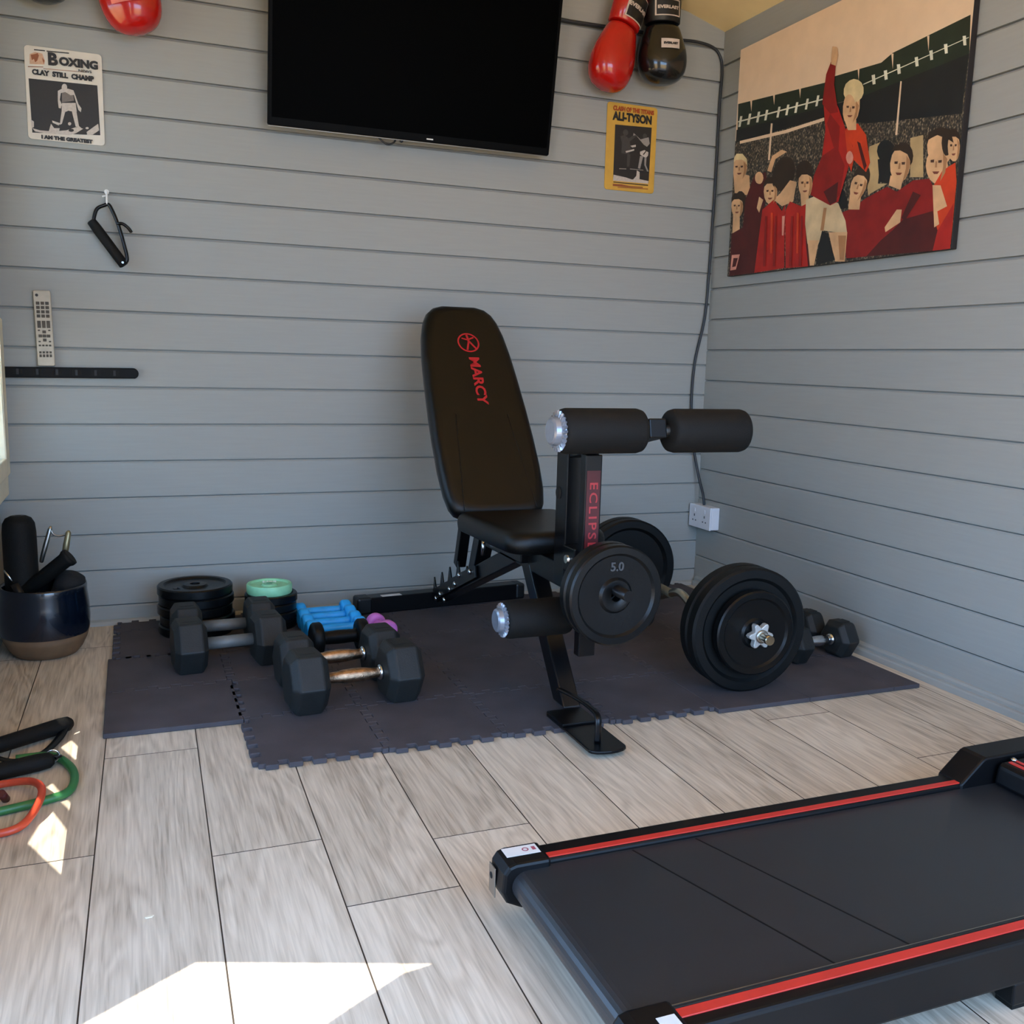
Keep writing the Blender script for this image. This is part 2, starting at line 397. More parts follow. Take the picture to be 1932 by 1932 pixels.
CANVAS_ART = [('green', [(0.149, 1.807), (0.304, 1.793), (0.62, 1.765), (0.665, 1.773), (0.87, 1.76), (0.914, 1.775), (1.19, 1.795), (1.222, 1.702), (1.185, 1.664), (0.912, 1.68), (0.629, 1.69), (0.155, 1.7)]), ('dark', [(0.148, 1.718), (0.629, 1.69), (0.805, 1.683), (1.197, 1.697), (1.191, 1.549), (0.829, 1.599), (0.632, 1.659), (0.148, 1.673)]), ('cream', [(0.173, 1.675), (0.436, 1.66), (0.632, 1.658), (0.633, 1.648), (0.437, 1.649), (0.174, 1.665)]), ('cream', [(0.221, 1.807), (0.234, 1.805), (0.233, 1.763)]), ('cream', [(0.352, 1.798), (0.365, 1.796), (0.364, 1.756)]), ('cream', [(0.492, 1.786), (0.504, 1.784), (0.503, 1.745)]), ('cream', [(0.768, 1.78), (0.778, 1.778), (0.779, 1.733)]), ('cream', [(0.909, 1.774), (0.918, 1.772), (0.92, 1.729)]), ('cream', [(1.043, 1.784), (1.051, 1.783), (1.053, 1.742)]), ('white', [(0.155, 1.747), (0.618, 1.718), (0.618, 1.714), (0.156, 1.742)]), ('white', [(0.801, 1.718), (1.191, 1.74), (1.191, 1.738), (0.801, 1.715)]), ('white', [(0.166, 1.761), (0.18, 1.759), (0.172, 1.724), (0.158, 1.726)]), ('white', [(0.22, 1.758), (0.234, 1.756), (0.226, 1.721), (0.212, 1.723)]), ('white', [(0.273, 1.753), (0.287, 1.751), (0.279, 1.717), (0.266, 1.719)]), ('white', [(0.32, 1.749), (0.333, 1.747), (0.326, 1.714), (0.313, 1.716)]), ('white', [(0.389, 1.744), (0.401, 1.742), (0.394, 1.709), (0.382, 1.711)]), ('white', [(0.437, 1.74), (0.449, 1.738), (0.442, 1.706), (0.43, 1.708)]), ('white', [(0.484, 1.737), (0.496, 1.735), (0.49, 1.703), (0.478, 1.705)]), ('white', [(0.538, 1.736), (0.549, 1.734), (0.543, 1.702), (0.532, 1.704)]), ('white', [(0.59, 1.734), (0.601, 1.732), (0.595, 1.701), (0.584, 1.702)]), ('white', [(0.834, 1.734), (0.848, 1.733), (0.854, 1.705), (0.842, 1.706)]), ('white', [(0.884, 1.734), (0.897, 1.733), (0.903, 1.706), (0.891, 1.707)]), ('white', [(0.935, 1.738), (0.948, 1.736), (0.954, 1.709), (0.942, 1.71)]), ('white', [(1.003, 1.739), (1.015, 1.738), (1.021, 1.712), (1.01, 1.713)]), ('white', [(1.056, 1.742), (1.068, 1.741), (1.073, 1.715), (1.063, 1.716)]), ('white', [(1.107, 1.745), (1.119, 1.743), (1.124, 1.718), (1.114, 1.719)]), ('white', [(1.17, 1.748), (1.181, 1.746), (1.186, 1.721), (1.176, 1.723)]), ('cream', [(0.353, 1.698), (0.363, 1.696), (0.361, 1.576), (0.35, 1.578)]), ('cream', [(0.955, 1.688), (0.961, 1.686), (0.961, 1.541), (0.953, 1.542)]), ('tan', [(0.85, 1.53), (0.904, 1.534), (0.898, 1.416), (0.938, 1.41), (0.86, 1.389), (0.842, 1.485)]), ('tan', [(1.013, 1.522), (1.061, 1.521), (1.076, 1.406), (1.026, 1.414)]), ('dark', [(0.957, 1.497), (0.955, 1.484), (0.946, 1.474), (0.932, 1.471), (0.916, 1.473), (0.9, 1.482), (0.889, 1.496), (0.883, 1.51), (0.885, 1.524), (0.894, 1.533), (0.908, 1.537), (0.925, 1.534), (0.94, 1.525), (0.952, 1.512)]), ('dark', [(0.889, 1.486), (0.949, 1.485), (0.951, 1.408), (0.904, 1.42)]), ('dark', [(0.734, 1.432), (0.758, 1.414), (0.779, 1.363), (0.735, 1.364)]), ('skin', [(0.229, 1.575), (0.226, 1.557), (0.215, 1.544), (0.198, 1.539), (0.177, 1.542), (0.158, 1.553), (0.143, 1.571), (0.137, 1.59), (0.139, 1.608), (0.151, 1.621), (0.168, 1.626), (0.189, 1.622), (0.208, 1.611), (0.222, 1.594)]), ('skin', [(0.144, 1.572), (0.246, 1.544), (0.259, 1.476), (0.163, 1.489)]), ('hair', [(0.24, 1.45), (0.238, 1.432), (0.229, 1.419), (0.215, 1.413), (0.198, 1.415), (0.181, 1.425), (0.169, 1.442), (0.163, 1.461), (0.165, 1.479), (0.174, 1.493), (0.189, 1.499), (0.206, 1.496), (0.222, 1.486), (0.234, 1.469)]), ('skin', [(0.219, 1.442), (0.218, 1.425), (0.209, 1.412), (0.195, 1.405), (0.179, 1.407), (0.163, 1.417), (0.151, 1.433), (0.145, 1.452), (0.147, 1.47), (0.156, 1.483), (0.17, 1.489), (0.186, 1.486), (0.202, 1.476), (0.214, 1.46)]), ('skin', [(0.16, 1.421), (0.201, 1.416), (0.209, 1.347), (0.162, 1.352)]), ('maroon', [(0.157, 1.353), (0.226, 1.368), (0.231, 1.463), (0.276, 1.539), (0.342, 1.54), (0.356, 1.494), (0.346, 1.42), (0.331, 1.301), (0.313, 1.202), (0.158, 1.202)]), ('skin', [(0.331, 1.522), (0.329, 1.514), (0.323, 1.507), (0.314, 1.505), (0.303, 1.507), (0.292, 1.512), (0.284, 1.521), (0.281, 1.53), (0.282, 1.539), (0.288, 1.545), (0.298, 1.548), (0.309, 1.546), (0.32, 1.54), (0.327, 1.532)]), ('skin', [(0.313, 1.462), (0.338, 1.448), (0.319, 1.407), (0.303, 1.425)]), ('skin', [(0.415, 1.464), (0.414, 1.446), (0.405, 1.432), (0.39, 1.426), (0.373, 1.428), (0.356, 1.439), (0.344, 1.455), (0.338, 1.475), (0.34, 1.494), (0.349, 1.507), (0.364, 1.513), (0.381, 1.511), (0.397, 1.5), (0.41, 1.483)]), ('hair', [(0.501, 1.498), (0.486, 1.478), (0.462, 1.465), (0.434, 1.463), (0.407, 1.471), (0.387, 1.49), (0.379, 1.513), (0.383, 1.538), (0.399, 1.559), (0.424, 1.571), (0.452, 1.572), (0.478, 1.563), (0.496, 1.545), (0.505, 1.522)]), ('skin', [(0.35, 1.543), (0.373, 1.588), (0.425, 1.599), (0.453, 1.587), (0.392, 1.574), (0.374, 1.534)]), ('skin', [(0.432, 1.456), (0.481, 1.491), (0.516, 1.48), (0.506, 1.419), (0.446, 1.412), (0.398, 1.44)]), ('red', [(0.337, 1.415), (0.398, 1.44), (0.448, 1.396), (0.463, 1.415), (0.482, 1.206), (0.313, 1.202)]), ('hair', [(0.597, 1.498), (0.595, 1.482), (0.585, 1.47), (0.568, 1.465), (0.549, 1.468), (0.531, 1.479), (0.517, 1.494), (0.51, 1.512), (0.513, 1.528), (0.524, 1.54), (0.54, 1.544), (0.56, 1.541), (0.578, 1.53), (0.591, 1.515)]), ('skin', [(0.599, 1.462), (0.598, 1.443), (0.59, 1.428), (0.576, 1.421), (0.56, 1.423), (0.544, 1.435), (0.532, 1.452), (0.526, 1.473), (0.527, 1.493), (0.536, 1.508), (0.549, 1.515), (0.566, 1.512), (0.581, 1.5), (0.593, 1.483)]), ('skin', [(0.541, 1.44), (0.586, 1.439), (0.583, 1.399), (0.551, 1.393)]), ('red', [(0.466, 1.393), (0.488, 1.422), (0.55, 1.398), (0.582, 1.404), (0.605, 1.201), (0.489, 1.205)]), ('pink', [(0.451, 1.379), (0.466, 1.378), (0.466, 1.314), (0.457, 1.315)]), ('maroon', [(0.575, 1.395), (0.614, 1.201), (0.606, 1.199), (0.587, 1.275)]), ('shade', [(0.155, 1.592), (0.171, 1.59), (0.171, 1.584), (0.157, 1.586)]), ('shade', [(0.189, 1.587), (0.204, 1.585), (0.204, 1.579), (0.19, 1.58)]), ('tan2', [(0.177, 1.585), (0.184, 1.584), (0.187, 1.571), (0.177, 1.572)]), ('shade2', [(0.168, 1.565), (0.199, 1.561), (0.191, 1.557), (0.177, 1.558)]), ('tan2', [(0.206, 1.599), (0.227, 1.583), (0.224, 1.555), (0.206, 1.539), (0.212, 1.569)]), ('blond', [(0.133, 1.601), (0.135, 1.622), (0.159, 1.634), (0.196, 1.627), (0.225, 1.604), (0.232, 1.578), (0.22, 1.595), (0.194, 1.607), (0.157, 1.612), (0.142, 1.606)]), ('shade', [(0.16, 1.455), (0.173, 1.454), (0.173, 1.448), (0.162, 1.449)]), ('shade', [(0.187, 1.451), (0.199, 1.45), (0.199, 1.445), (0.188, 1.445)]), ('tan2', [(0.178, 1.45), (0.183, 1.449), (0.186, 1.436), (0.178, 1.436)]), ('shade2', [(0.171, 1.429), (0.196, 1.427), (0.19, 1.422), (0.178, 1.423)]), ('tan2', [(0.201, 1.465), (0.218, 1.45), (0.216, 1.422), (0.202, 1.406), (0.206, 1.436)]), ('hair', [(0.142, 1.463), (0.144, 1.483), (0.163, 1.496), (0.192, 1.491), (0.216, 1.471), (0.222, 1.446), (0.212, 1.461), (0.191, 1.471), (0.161, 1.474), (0.149, 1.468)]), ('shade', [(0.353, 1.478), (0.367, 1.477), (0.366, 1.471), (0.355, 1.472)]), ('shade', [(0.381, 1.474), (0.394, 1.473), (0.394, 1.467), (0.383, 1.468)]), ('tan2', [(0.372, 1.472), (0.377, 1.472), (0.381, 1.458), (0.372, 1.459)]), ('shade2', [(0.364, 1.451), (0.391, 1.448), (0.384, 1.443), (0.372, 1.444)]), ('tan2', [(0.396, 1.488), (0.414, 1.473), (0.412, 1.443), (0.397, 1.426), (0.402, 1.457)]), ('hair', [(0.334, 1.487), (0.336, 1.508), (0.356, 1.521), (0.387, 1.516), (0.412, 1.494), (0.418, 1.468), (0.408, 1.484), (0.386, 1.495), (0.355, 1.499), (0.342, 1.492)]), ('shade', [(0.54, 1.477), (0.553, 1.476), (0.553, 1.469), (0.542, 1.47)]), ('shade', [(0.567, 1.473), (0.579, 1.472), (0.579, 1.465), (0.568, 1.466)]), ('tan2', [(0.558, 1.471), (0.563, 1.47), (0.566, 1.456), (0.558, 1.456)]), ('shade2', [(0.551, 1.447), (0.576, 1.445), (0.57, 1.44), (0.559, 1.441)]), ('tan2', [(0.58, 1.488), (0.597, 1.472), (0.596, 1.44), (0.582, 1.421), (0.586, 1.455)]), ('hair', [(0.522, 1.486), (0.524, 1.508), (0.542, 1.522), (0.571, 1.517), (0.595, 1.494), (0.601, 1.466), (0.591, 1.484), (0.57, 1.495), (0.541, 1.499), (0.529, 1.491)]), ('skin', [(1.179, 1.465), (1.174, 1.446), (1.161, 1.433), (1.141, 1.428), (1.119, 1.434), (1.099, 1.448), (1.085, 1.468), (1.08, 1.491), (1.086, 1.511), (1.1, 1.524), (1.12, 1.528), (1.142, 1.522), (1.162, 1.507), (1.175, 1.487)]), ('skin', [(1.162, 1.422), (1.16, 1.402), (1.152, 1.387), (1.137, 1.381), (1.119, 1.383), (1.102, 1.395), (1.089, 1.414), (1.082, 1.435), (1.084, 1.456), (1.093, 1.47), (1.108, 1.477), (1.126, 1.473), (1.143, 1.461), (1.155, 1.443)]), ('hair', [(1.167, 1.479), (1.167, 1.465), (1.164, 1.454), (1.158, 1.449), (1.15, 1.45), (1.142, 1.458), (1.136, 1.471), (1.132, 1.486), (1.132, 1.501), (1.136, 1.512), (1.142, 1.517), (1.149, 1.515), (1.157, 1.507), (1.163, 1.495)]), ('skin', [(1.198, 1.465), (1.198, 1.448), (1.194, 1.435), (1.186, 1.429), (1.177, 1.431), (1.167, 1.44), (1.159, 1.455), (1.155, 1.473), (1.155, 1.491), (1.159, 1.504), (1.167, 1.51), (1.176, 1.508), (1.186, 1.498), (1.193, 1.483)]), ('orange', [(1.144, 1.412), (1.187, 1.426), (1.199, 1.374), (1.203, 1.214), (1.193, 1.198), (1.142, 1.203), (1.115, 1.374)]), ('hair', [(1.032, 1.47), (1.03, 1.454), (1.021, 1.443), (1.007, 1.438), (0.99, 1.441), (0.973, 1.451), (0.961, 1.466), (0.955, 1.484), (0.957, 1.5), (0.966, 1.512), (0.981, 1.516), (0.998, 1.513), (1.014, 1.503), (1.026, 1.487)]), ('skin', [(1.023, 1.447), (1.019, 1.426), (1.008, 1.411), (0.992, 1.405), (0.974, 1.409), (0.958, 1.423), (0.947, 1.443), (0.943, 1.466), (0.948, 1.488), (0.96, 1.502), (0.976, 1.508), (0.994, 1.504), (1.009, 1.49), (1.02, 1.47)]), ('skin', [(0.949, 1.431), (1.001, 1.418), (0.993, 1.384), (0.945, 1.404)]), ('shade', [(1.098, 1.448), (1.111, 1.447), (1.111, 1.439), (1.099, 1.441)]), ('shade', [(1.126, 1.442), (1.139, 1.441), (1.139, 1.434), (1.127, 1.435)]), ('tan2', [(1.117, 1.441), (1.122, 1.44), (1.124, 1.424), (1.116, 1.425)]), ('shade2', [(1.108, 1.416), (1.134, 1.412), (1.128, 1.406), (1.115, 1.408)]), ('tan2', [(1.141, 1.458), (1.158, 1.44), (1.155, 1.405), (1.14, 1.385), (1.146, 1.422)]), ('shade', [(1.163, 1.477), (1.17, 1.476), (1.171, 1.47), (1.164, 1.471)]), ('shade', [(1.179, 1.474), (1.186, 1.473), (1.186, 1.468), (1.18, 1.468)]), ('tan2', [(1.174, 1.472), (1.177, 1.471), (1.179, 1.459), (1.174, 1.459)]), ('shade2', [(1.171, 1.451), (1.185, 1.45), (1.182, 1.445), (1.175, 1.446)]), ('tan2', [(1.186, 1.487), (1.196, 1.473), (1.197, 1.446), (1.19, 1.43), (1.191, 1.459)]), ('hair', [(1.152, 1.484), (1.152, 1.504), (1.162, 1.516), (1.179, 1.513), (1.194, 1.493), (1.199, 1.469), (1.192, 1.484), (1.18, 1.493), (1.163, 1.496), (1.156, 1.489)]), ('shade', [(0.96, 1.468), (0.974, 1.466), (0.973, 1.459), (0.961, 1.461)]), ('shade', [(0.989, 1.461), (1.003, 1.459), (1.002, 1.452), (0.99, 1.454)]), ('tan2', [(0.979, 1.46), (0.985, 1.459), (0.986, 1.443), (0.977, 1.444)]), ('shade2', [(0.968, 1.436), (0.995, 1.431), (0.988, 1.426), (0.975, 1.428)]), ('tan2', [(1.006, 1.476), (1.023, 1.457), (1.017, 1.423), (0.999, 1.405), (1.008, 1.441)]), ('hair', [(1.076, 1.501), (1.085, 1.525), (1.124, 1.53), (1.16, 1.514), (1.175, 1.478), (1.157, 1.49), (1.115, 1.51), (1.093, 1.506)]), ('hair', [(0.944, 1.499), (0.958, 1.515), (0.99, 1.509), (1.021, 1.481), (1.028, 1.449), (1.009, 1.479), (0.979, 1.495)]), ('red2', [(0.855, 1.381), (0.939, 1.401), (0.98, 1.381), (1.04, 1.403), (1.1, 1.398), (1.128, 1.359), (1.134, 1.264), (1.171, 1.243), (1.188, 1.198), (0.797, 1.211), (0.766, 1.345)]), ('maroon', [(1.015, 1.3), (1.123, 1.309), (1.147, 1.254), (1.136, 1.2), (0.875, 1.209), (0.931, 1.25), (0.974, 1.273)]), ('red', [(1.147, 1.254), (1.195, 1.32), (1.199, 1.2), (1.136, 1.2)]), ('skin', [(0.943, 1.286), (0.986, 1.331), (1.006, 1.328), (1.004, 1.293), (0.948, 1.272)]), ('skin', [(1.114, 1.379), (1.143, 1.374), (1.173, 1.315), (1.14, 1.306), (1.151, 1.271), (1.134, 1.264)]), ('hair', [(0.863, 1.43), (0.855, 1.414), (0.841, 1.403), (0.824, 1.4), (0.808, 1.405), (0.795, 1.418), (0.788, 1.435), (0.79, 1.453), (0.798, 1.469), (0.812, 1.479), (0.829, 1.482), (0.845, 1.477), (0.858, 1.464), (0.864, 1.448)]), ('skin', [(0.851, 1.412), (0.841, 1.395), (0.827, 1.383), (0.81, 1.379), (0.795, 1.384), (0.784, 1.397), (0.781, 1.416), (0.784, 1.436), (0.795, 1.453), (0.809, 1.465), (0.826, 1.468), (0.841, 1.462), (0.851, 1.449), (0.855, 1.432)]), ('skin', [(0.782, 1.401), (0.832, 1.393), (0.83, 1.351), (0.78, 1.358)]), ('shade', [(0.8, 1.436), (0.812, 1.433), (0.809, 1.427), (0.799, 1.43)]), ('shade', [(0.824, 1.427), (0.836, 1.424), (0.833, 1.418), (0.823, 1.421)]), ('tan2', [(0.815, 1.427), (0.82, 1.426), (0.816, 1.412), (0.808, 1.414)]), ('shade2', [(0.798, 1.408), (0.821, 1.401), (0.813, 1.397), (0.802, 1.4)]), ('tan2', [(0.844, 1.438), (0.854, 1.421), (0.839, 1.393), (0.817, 1.378), (0.836, 1.408)]), ('hair', [(0.786, 1.447), (0.798, 1.467), (0.822, 1.476), (0.849, 1.466), (0.862, 1.442), (0.856, 1.415), (0.853, 1.433), (0.838, 1.447), (0.811, 1.455), (0.796, 1.451)]), ('red2', [(0.751, 1.352), (0.787, 1.357), (0.838, 1.345), (0.856, 1.371), (0.874, 1.218), (0.789, 1.211)]), ('cloth', [(0.573, 1.415), (0.613, 1.42), (0.732, 1.383), (0.772, 1.325), (0.784, 1.285), (0.673, 1.307), (0.647, 1.259), (0.597, 1.274), (0.578, 1.338)]), ('skin', [(0.596, 1.285), (0.653, 1.279), (0.638, 1.201), (0.617, 1.203)]), ('skin', [(0.697, 1.299), (0.784, 1.29), (0.783, 1.202), (0.738, 1.206)]), ('dark', [(0.665, 1.308), (0.694, 1.295), (0.738, 1.211), (0.646, 1.201), (0.654, 1.269)]), ('orange', [(0.743, 1.603), (0.793, 1.607), (0.833, 1.566), (0.86, 1.482), (0.846, 1.457), (0.784, 1.505), (0.741, 1.56)]), ('red', [(0.627, 1.7), (0.65, 1.733), (0.698, 1.674), (0.735, 1.609), (0.779, 1.544), (0.765, 1.48), (0.732, 1.388), (0.695, 1.381), (0.596, 1.427), (0.605, 1.486), (0.638, 1.54), (0.645, 1.618)]), ('red2', [(0.638, 1.54), (0.705, 1.558), (0.749, 1.492), (0.737, 1.407), (0.695, 1.381), (0.596, 1.427), (0.605, 1.486)]), ('skin', [(0.796, 1.65), (0.791, 1.629), (0.779, 1.614), (0.763, 1.609), (0.746, 1.614), (0.731, 1.628), (0.722, 1.649), (0.72, 1.672), (0.725, 1.693), (0.737, 1.708), (0.753, 1.713), (0.77, 1.707), (0.785, 1.693), (0.794, 1.672)]), ('blond', [(0.808, 1.69), (0.801, 1.678), (0.786, 1.671), (0.767, 1.671), (0.747, 1.678), (0.73, 1.691), (0.719, 1.707), (0.718, 1.723), (0.725, 1.736), (0.741, 1.742), (0.76, 1.742), (0.78, 1.734), (0.796, 1.722), (0.806, 1.706)]), ('skin', [(0.775, 1.662), (0.774, 1.648), (0.768, 1.638), (0.759, 1.633), (0.747, 1.636), (0.735, 1.645), (0.726, 1.658), (0.722, 1.674), (0.723, 1.688), (0.729, 1.698), (0.739, 1.702), (0.751, 1.699), (0.762, 1.69), (0.771, 1.677)]), ('skin', [(0.733, 1.628), (0.785, 1.618), (0.788, 1.589), (0.751, 1.596)]), ('shade', [(0.736, 1.67), (0.748, 1.667), (0.747, 1.661), (0.737, 1.664)]), ('shade', [(0.762, 1.663), (0.774, 1.66), (0.773, 1.654), (0.762, 1.656)]), ('tan2', [(0.753, 1.662), (0.758, 1.661), (0.759, 1.647), (0.751, 1.648)]), ('shade2', [(0.743, 1.641), (0.767, 1.636), (0.76, 1.632), (0.749, 1.634)]), ('tan2', [(0.777, 1.675), (0.792, 1.658), (0.786, 1.628), (0.77, 1.613), (0.779, 1.644)]), ('orange', [(0.737, 1.599), (0.761, 1.58), (0.79, 1.513), (0.781, 1.468), (0.763, 1.499)]), ('red2', [(0.662, 1.663), (0.713, 1.614), (0.716, 1.527), (0.689, 1.56), (0.65, 1.636)]), ('maroon', [(0.796, 1.555), (0.811, 1.547), (0.847, 1.475), (0.838, 1.463)]), ('red2', [(0.621, 1.701), (0.629, 1.787), (0.648, 1.82), (0.672, 1.804), (0.671, 1.747), (0.7, 1.659), (0.662, 1.663)]), ('skin', [(0.649, 1.813), (0.672, 1.802), (0.68, 1.831), (0.671, 1.857), (0.65, 1.865), (0.648, 1.839)]), ('pink', [(0.785, 1.51), (0.784, 1.501), (0.78, 1.496), (0.774, 1.493), (0.767, 1.494), (0.76, 1.499), (0.755, 1.507), (0.752, 1.515), (0.753, 1.523), (0.757, 1.529), (0.763, 1.532), (0.77, 1.531), (0.777, 1.526), (0.782, 1.518)]), ('red2', [(0.358, 1.391), (0.369, 1.389), (0.379, 1.219), (0.364, 1.22)]), ('red2', [(0.414, 1.384), (0.424, 1.383), (0.434, 1.215), (0.42, 1.216)]), ('red2', [(0.502, 1.373), (0.513, 1.372), (0.523, 1.208), (0.509, 1.209)]), ('red2', [(0.554, 1.367), (0.564, 1.365), (0.574, 1.204), (0.56, 1.205)]), ('orange', [(0.389, 1.398), (0.402, 1.396), (0.412, 1.26), (0.401, 1.261)]), ('orange', [(0.531, 1.38), (0.543, 1.378), (0.553, 1.247), (0.543, 1.248)]), ('maroon', [(0.659, 1.428), (0.725, 1.448), (0.724, 1.389), (0.695, 1.383)]), ('maroon', [(1.044, 1.372), (1.075, 1.358), (1.022, 1.295), (1.008, 1.305)]), ('tan2', [(0.665, 1.378), (0.68, 1.376), (0.673, 1.307), (0.657, 1.309)]), ('tan2', [(0.744, 1.284), (0.781, 1.28), (0.779, 1.207), (0.76, 1.209)]), ('pink', [(0.17, 1.276), (0.221, 1.274), (0.202, 1.222), (0.166, 1.221)]), ('maroon', [(0.182, 1.264), (0.21, 1.262), (0.199, 1.233), (0.177, 1.232)])]
POSTER_ART = [('ink', [(-2.3378, 1.6401), (-2.1552, 1.6431), (-2.1523, 1.5028), (-2.3348, 1.4911)]), ('grey', [(-2.2514, 1.6131), (-2.222, 1.6166), (-2.2201, 1.5925), (-2.2526, 1.5841)]), ('bone', [(-2.2369, 1.6278), (-2.2378, 1.6234), (-2.24, 1.6197), (-2.243, 1.6174), (-2.2463, 1.617), (-2.2491, 1.6186), (-2.251, 1.6218), (-2.2516, 1.626), (-2.2506, 1.6304), (-2.2485, 1.6341), (-2.2455, 1.6363), (-2.2422, 1.6367), (-2.2393, 1.6352), (-2.2375, 1.632)]), ('bone', [(-2.2622, 1.6148), (-2.251, 1.6223), (-2.2349, 1.6242), (-2.2204, 1.6214), (-2.2164, 1.6097), (-2.2283, 1.6067), (-2.2426, 1.6142), (-2.2544, 1.6097), (-2.2604, 1.6059)]), ('bone', [(-2.2622, 1.6148), (-2.2544, 1.6097), (-2.2581, 1.591), (-2.2529, 1.5779), (-2.2563, 1.5669), (-2.262, 1.5677), (-2.2634, 1.5874)]), ('bone', [(-2.222, 1.6182), (-2.2158, 1.6082), (-2.2086, 1.5846), (-2.201, 1.5732), (-2.2029, 1.5623), (-2.2093, 1.5677), (-2.2144, 1.587)]), ('bone', [(-2.2527, 1.5825), (-2.2159, 1.5868), (-2.2139, 1.5625), (-2.2301, 1.5622), (-2.236, 1.5631), (-2.2465, 1.5573), (-2.2544, 1.5595)]), ('bone', [(-2.2544, 1.5595), (-2.2449, 1.559), (-2.2552, 1.5242), (-2.2612, 1.5205)]), ('bone', [(-2.2272, 1.5626), (-2.2147, 1.5625), (-2.2096, 1.523), (-2.1996, 1.5148), (-2.2186, 1.5205)]), ('bone', [(-2.2811, 1.5305), (-2.2595, 1.5252), (-2.2642, 1.5186), (-2.2799, 1.5245)]), ('bone', [(-2.2844, 1.521), (-2.2762, 1.5096), (-2.2616, 1.5112), (-2.2634, 1.5034), (-2.2912, 1.4988)]), ('bone', [(-2.2301, 1.5269), (-2.2307, 1.5249), (-2.232, 1.5231), (-2.2338, 1.522), (-2.2357, 1.5218), (-2.2375, 1.5225), (-2.2386, 1.524), (-2.239, 1.526), (-2.2385, 1.528), (-2.2372, 1.5298), (-2.2354, 1.5308), (-2.2334, 1.5311), (-2.2316, 1.5304), (-2.2305, 1.5289)]), ('bone', [(-2.3342, 1.5033), (-2.3143, 1.4994), (-2.2825, 1.4998), (-2.2442, 1.5069), (-2.2172, 1.5191), (-2.1981, 1.5165), (-2.2179, 1.5021), (-2.2359, 1.494), (-2.3031, 1.493), (-2.3275, 1.495)]), ('ink', [(-2.2235, 1.5092), (-2.2243, 1.5072), (-2.2264, 1.5055), (-2.2294, 1.5043), (-2.2327, 1.504), (-2.2356, 1.5045), (-2.2376, 1.5058), (-2.2383, 1.5076), (-2.2375, 1.5095), (-2.2354, 1.5113), (-2.2324, 1.5124), (-2.2291, 1.5128), (-2.2261, 1.5123), (-2.2242, 1.511)]), ('bone', [(-2.1895, 1.5082), (-2.1571, 1.5349), (-2.1548, 1.5166), (-2.1733, 1.5021), (-2.1883, 1.499)]), ('bone', [(-2.3374, 1.5273), (-2.3291, 1.5221), (-2.3298, 1.5069), (-2.3357, 1.5032)]), ('bone', [(-2.1831, 1.5197), (-2.1836, 1.5183), (-2.1848, 1.5171), (-2.1867, 1.5163), (-2.1887, 1.5161), (-2.1904, 1.5165), (-2.1916, 1.5174), (-2.192, 1.5187), (-2.1915, 1.5201), (-2.1902, 1.5214), (-2.1884, 1.5222), (-2.1864, 1.5224), (-2.1847, 1.522), (-2.1835, 1.521)]), ('tan', [(-2.3319, 1.7065), (-2.3173, 1.7144), (-2.2989, 1.7124), (-2.2926, 1.6938), (-2.2945, 1.6831), (-2.3331, 1.6796)]), ('rust', [(-2.3291, 1.7054), (-2.319, 1.7082), (-2.3103, 1.7124), (-2.3078, 1.7053), (-2.3127, 1.6912), (-2.3186, 1.6859), (-2.3211, 1.6946), (-2.3269, 1.6908)]), ('rust', [(-2.2994, 1.7019), (-2.294, 1.6936), (-2.2959, 1.6844), (-2.2983, 1.6931)]), ('rust', [(-2.3377, 1.673), (-2.2976, 1.6767), (-2.2977, 1.6749), (-2.3378, 1.6708)]), ('rust', [(-2.2979, 1.6722), (-2.1814, 1.6765), (-2.1814, 1.6753), (-2.2979, 1.6707)]), ('ink', [(-2.3198, 1.7215), (-2.2913, 1.7224), (-2.2914, 1.7194), (-2.32, 1.7185)]), ('ink', [(-2.287, 1.7222), (-2.2278, 1.7242), (-2.2279, 1.7212), (-2.2871, 1.7192)])]
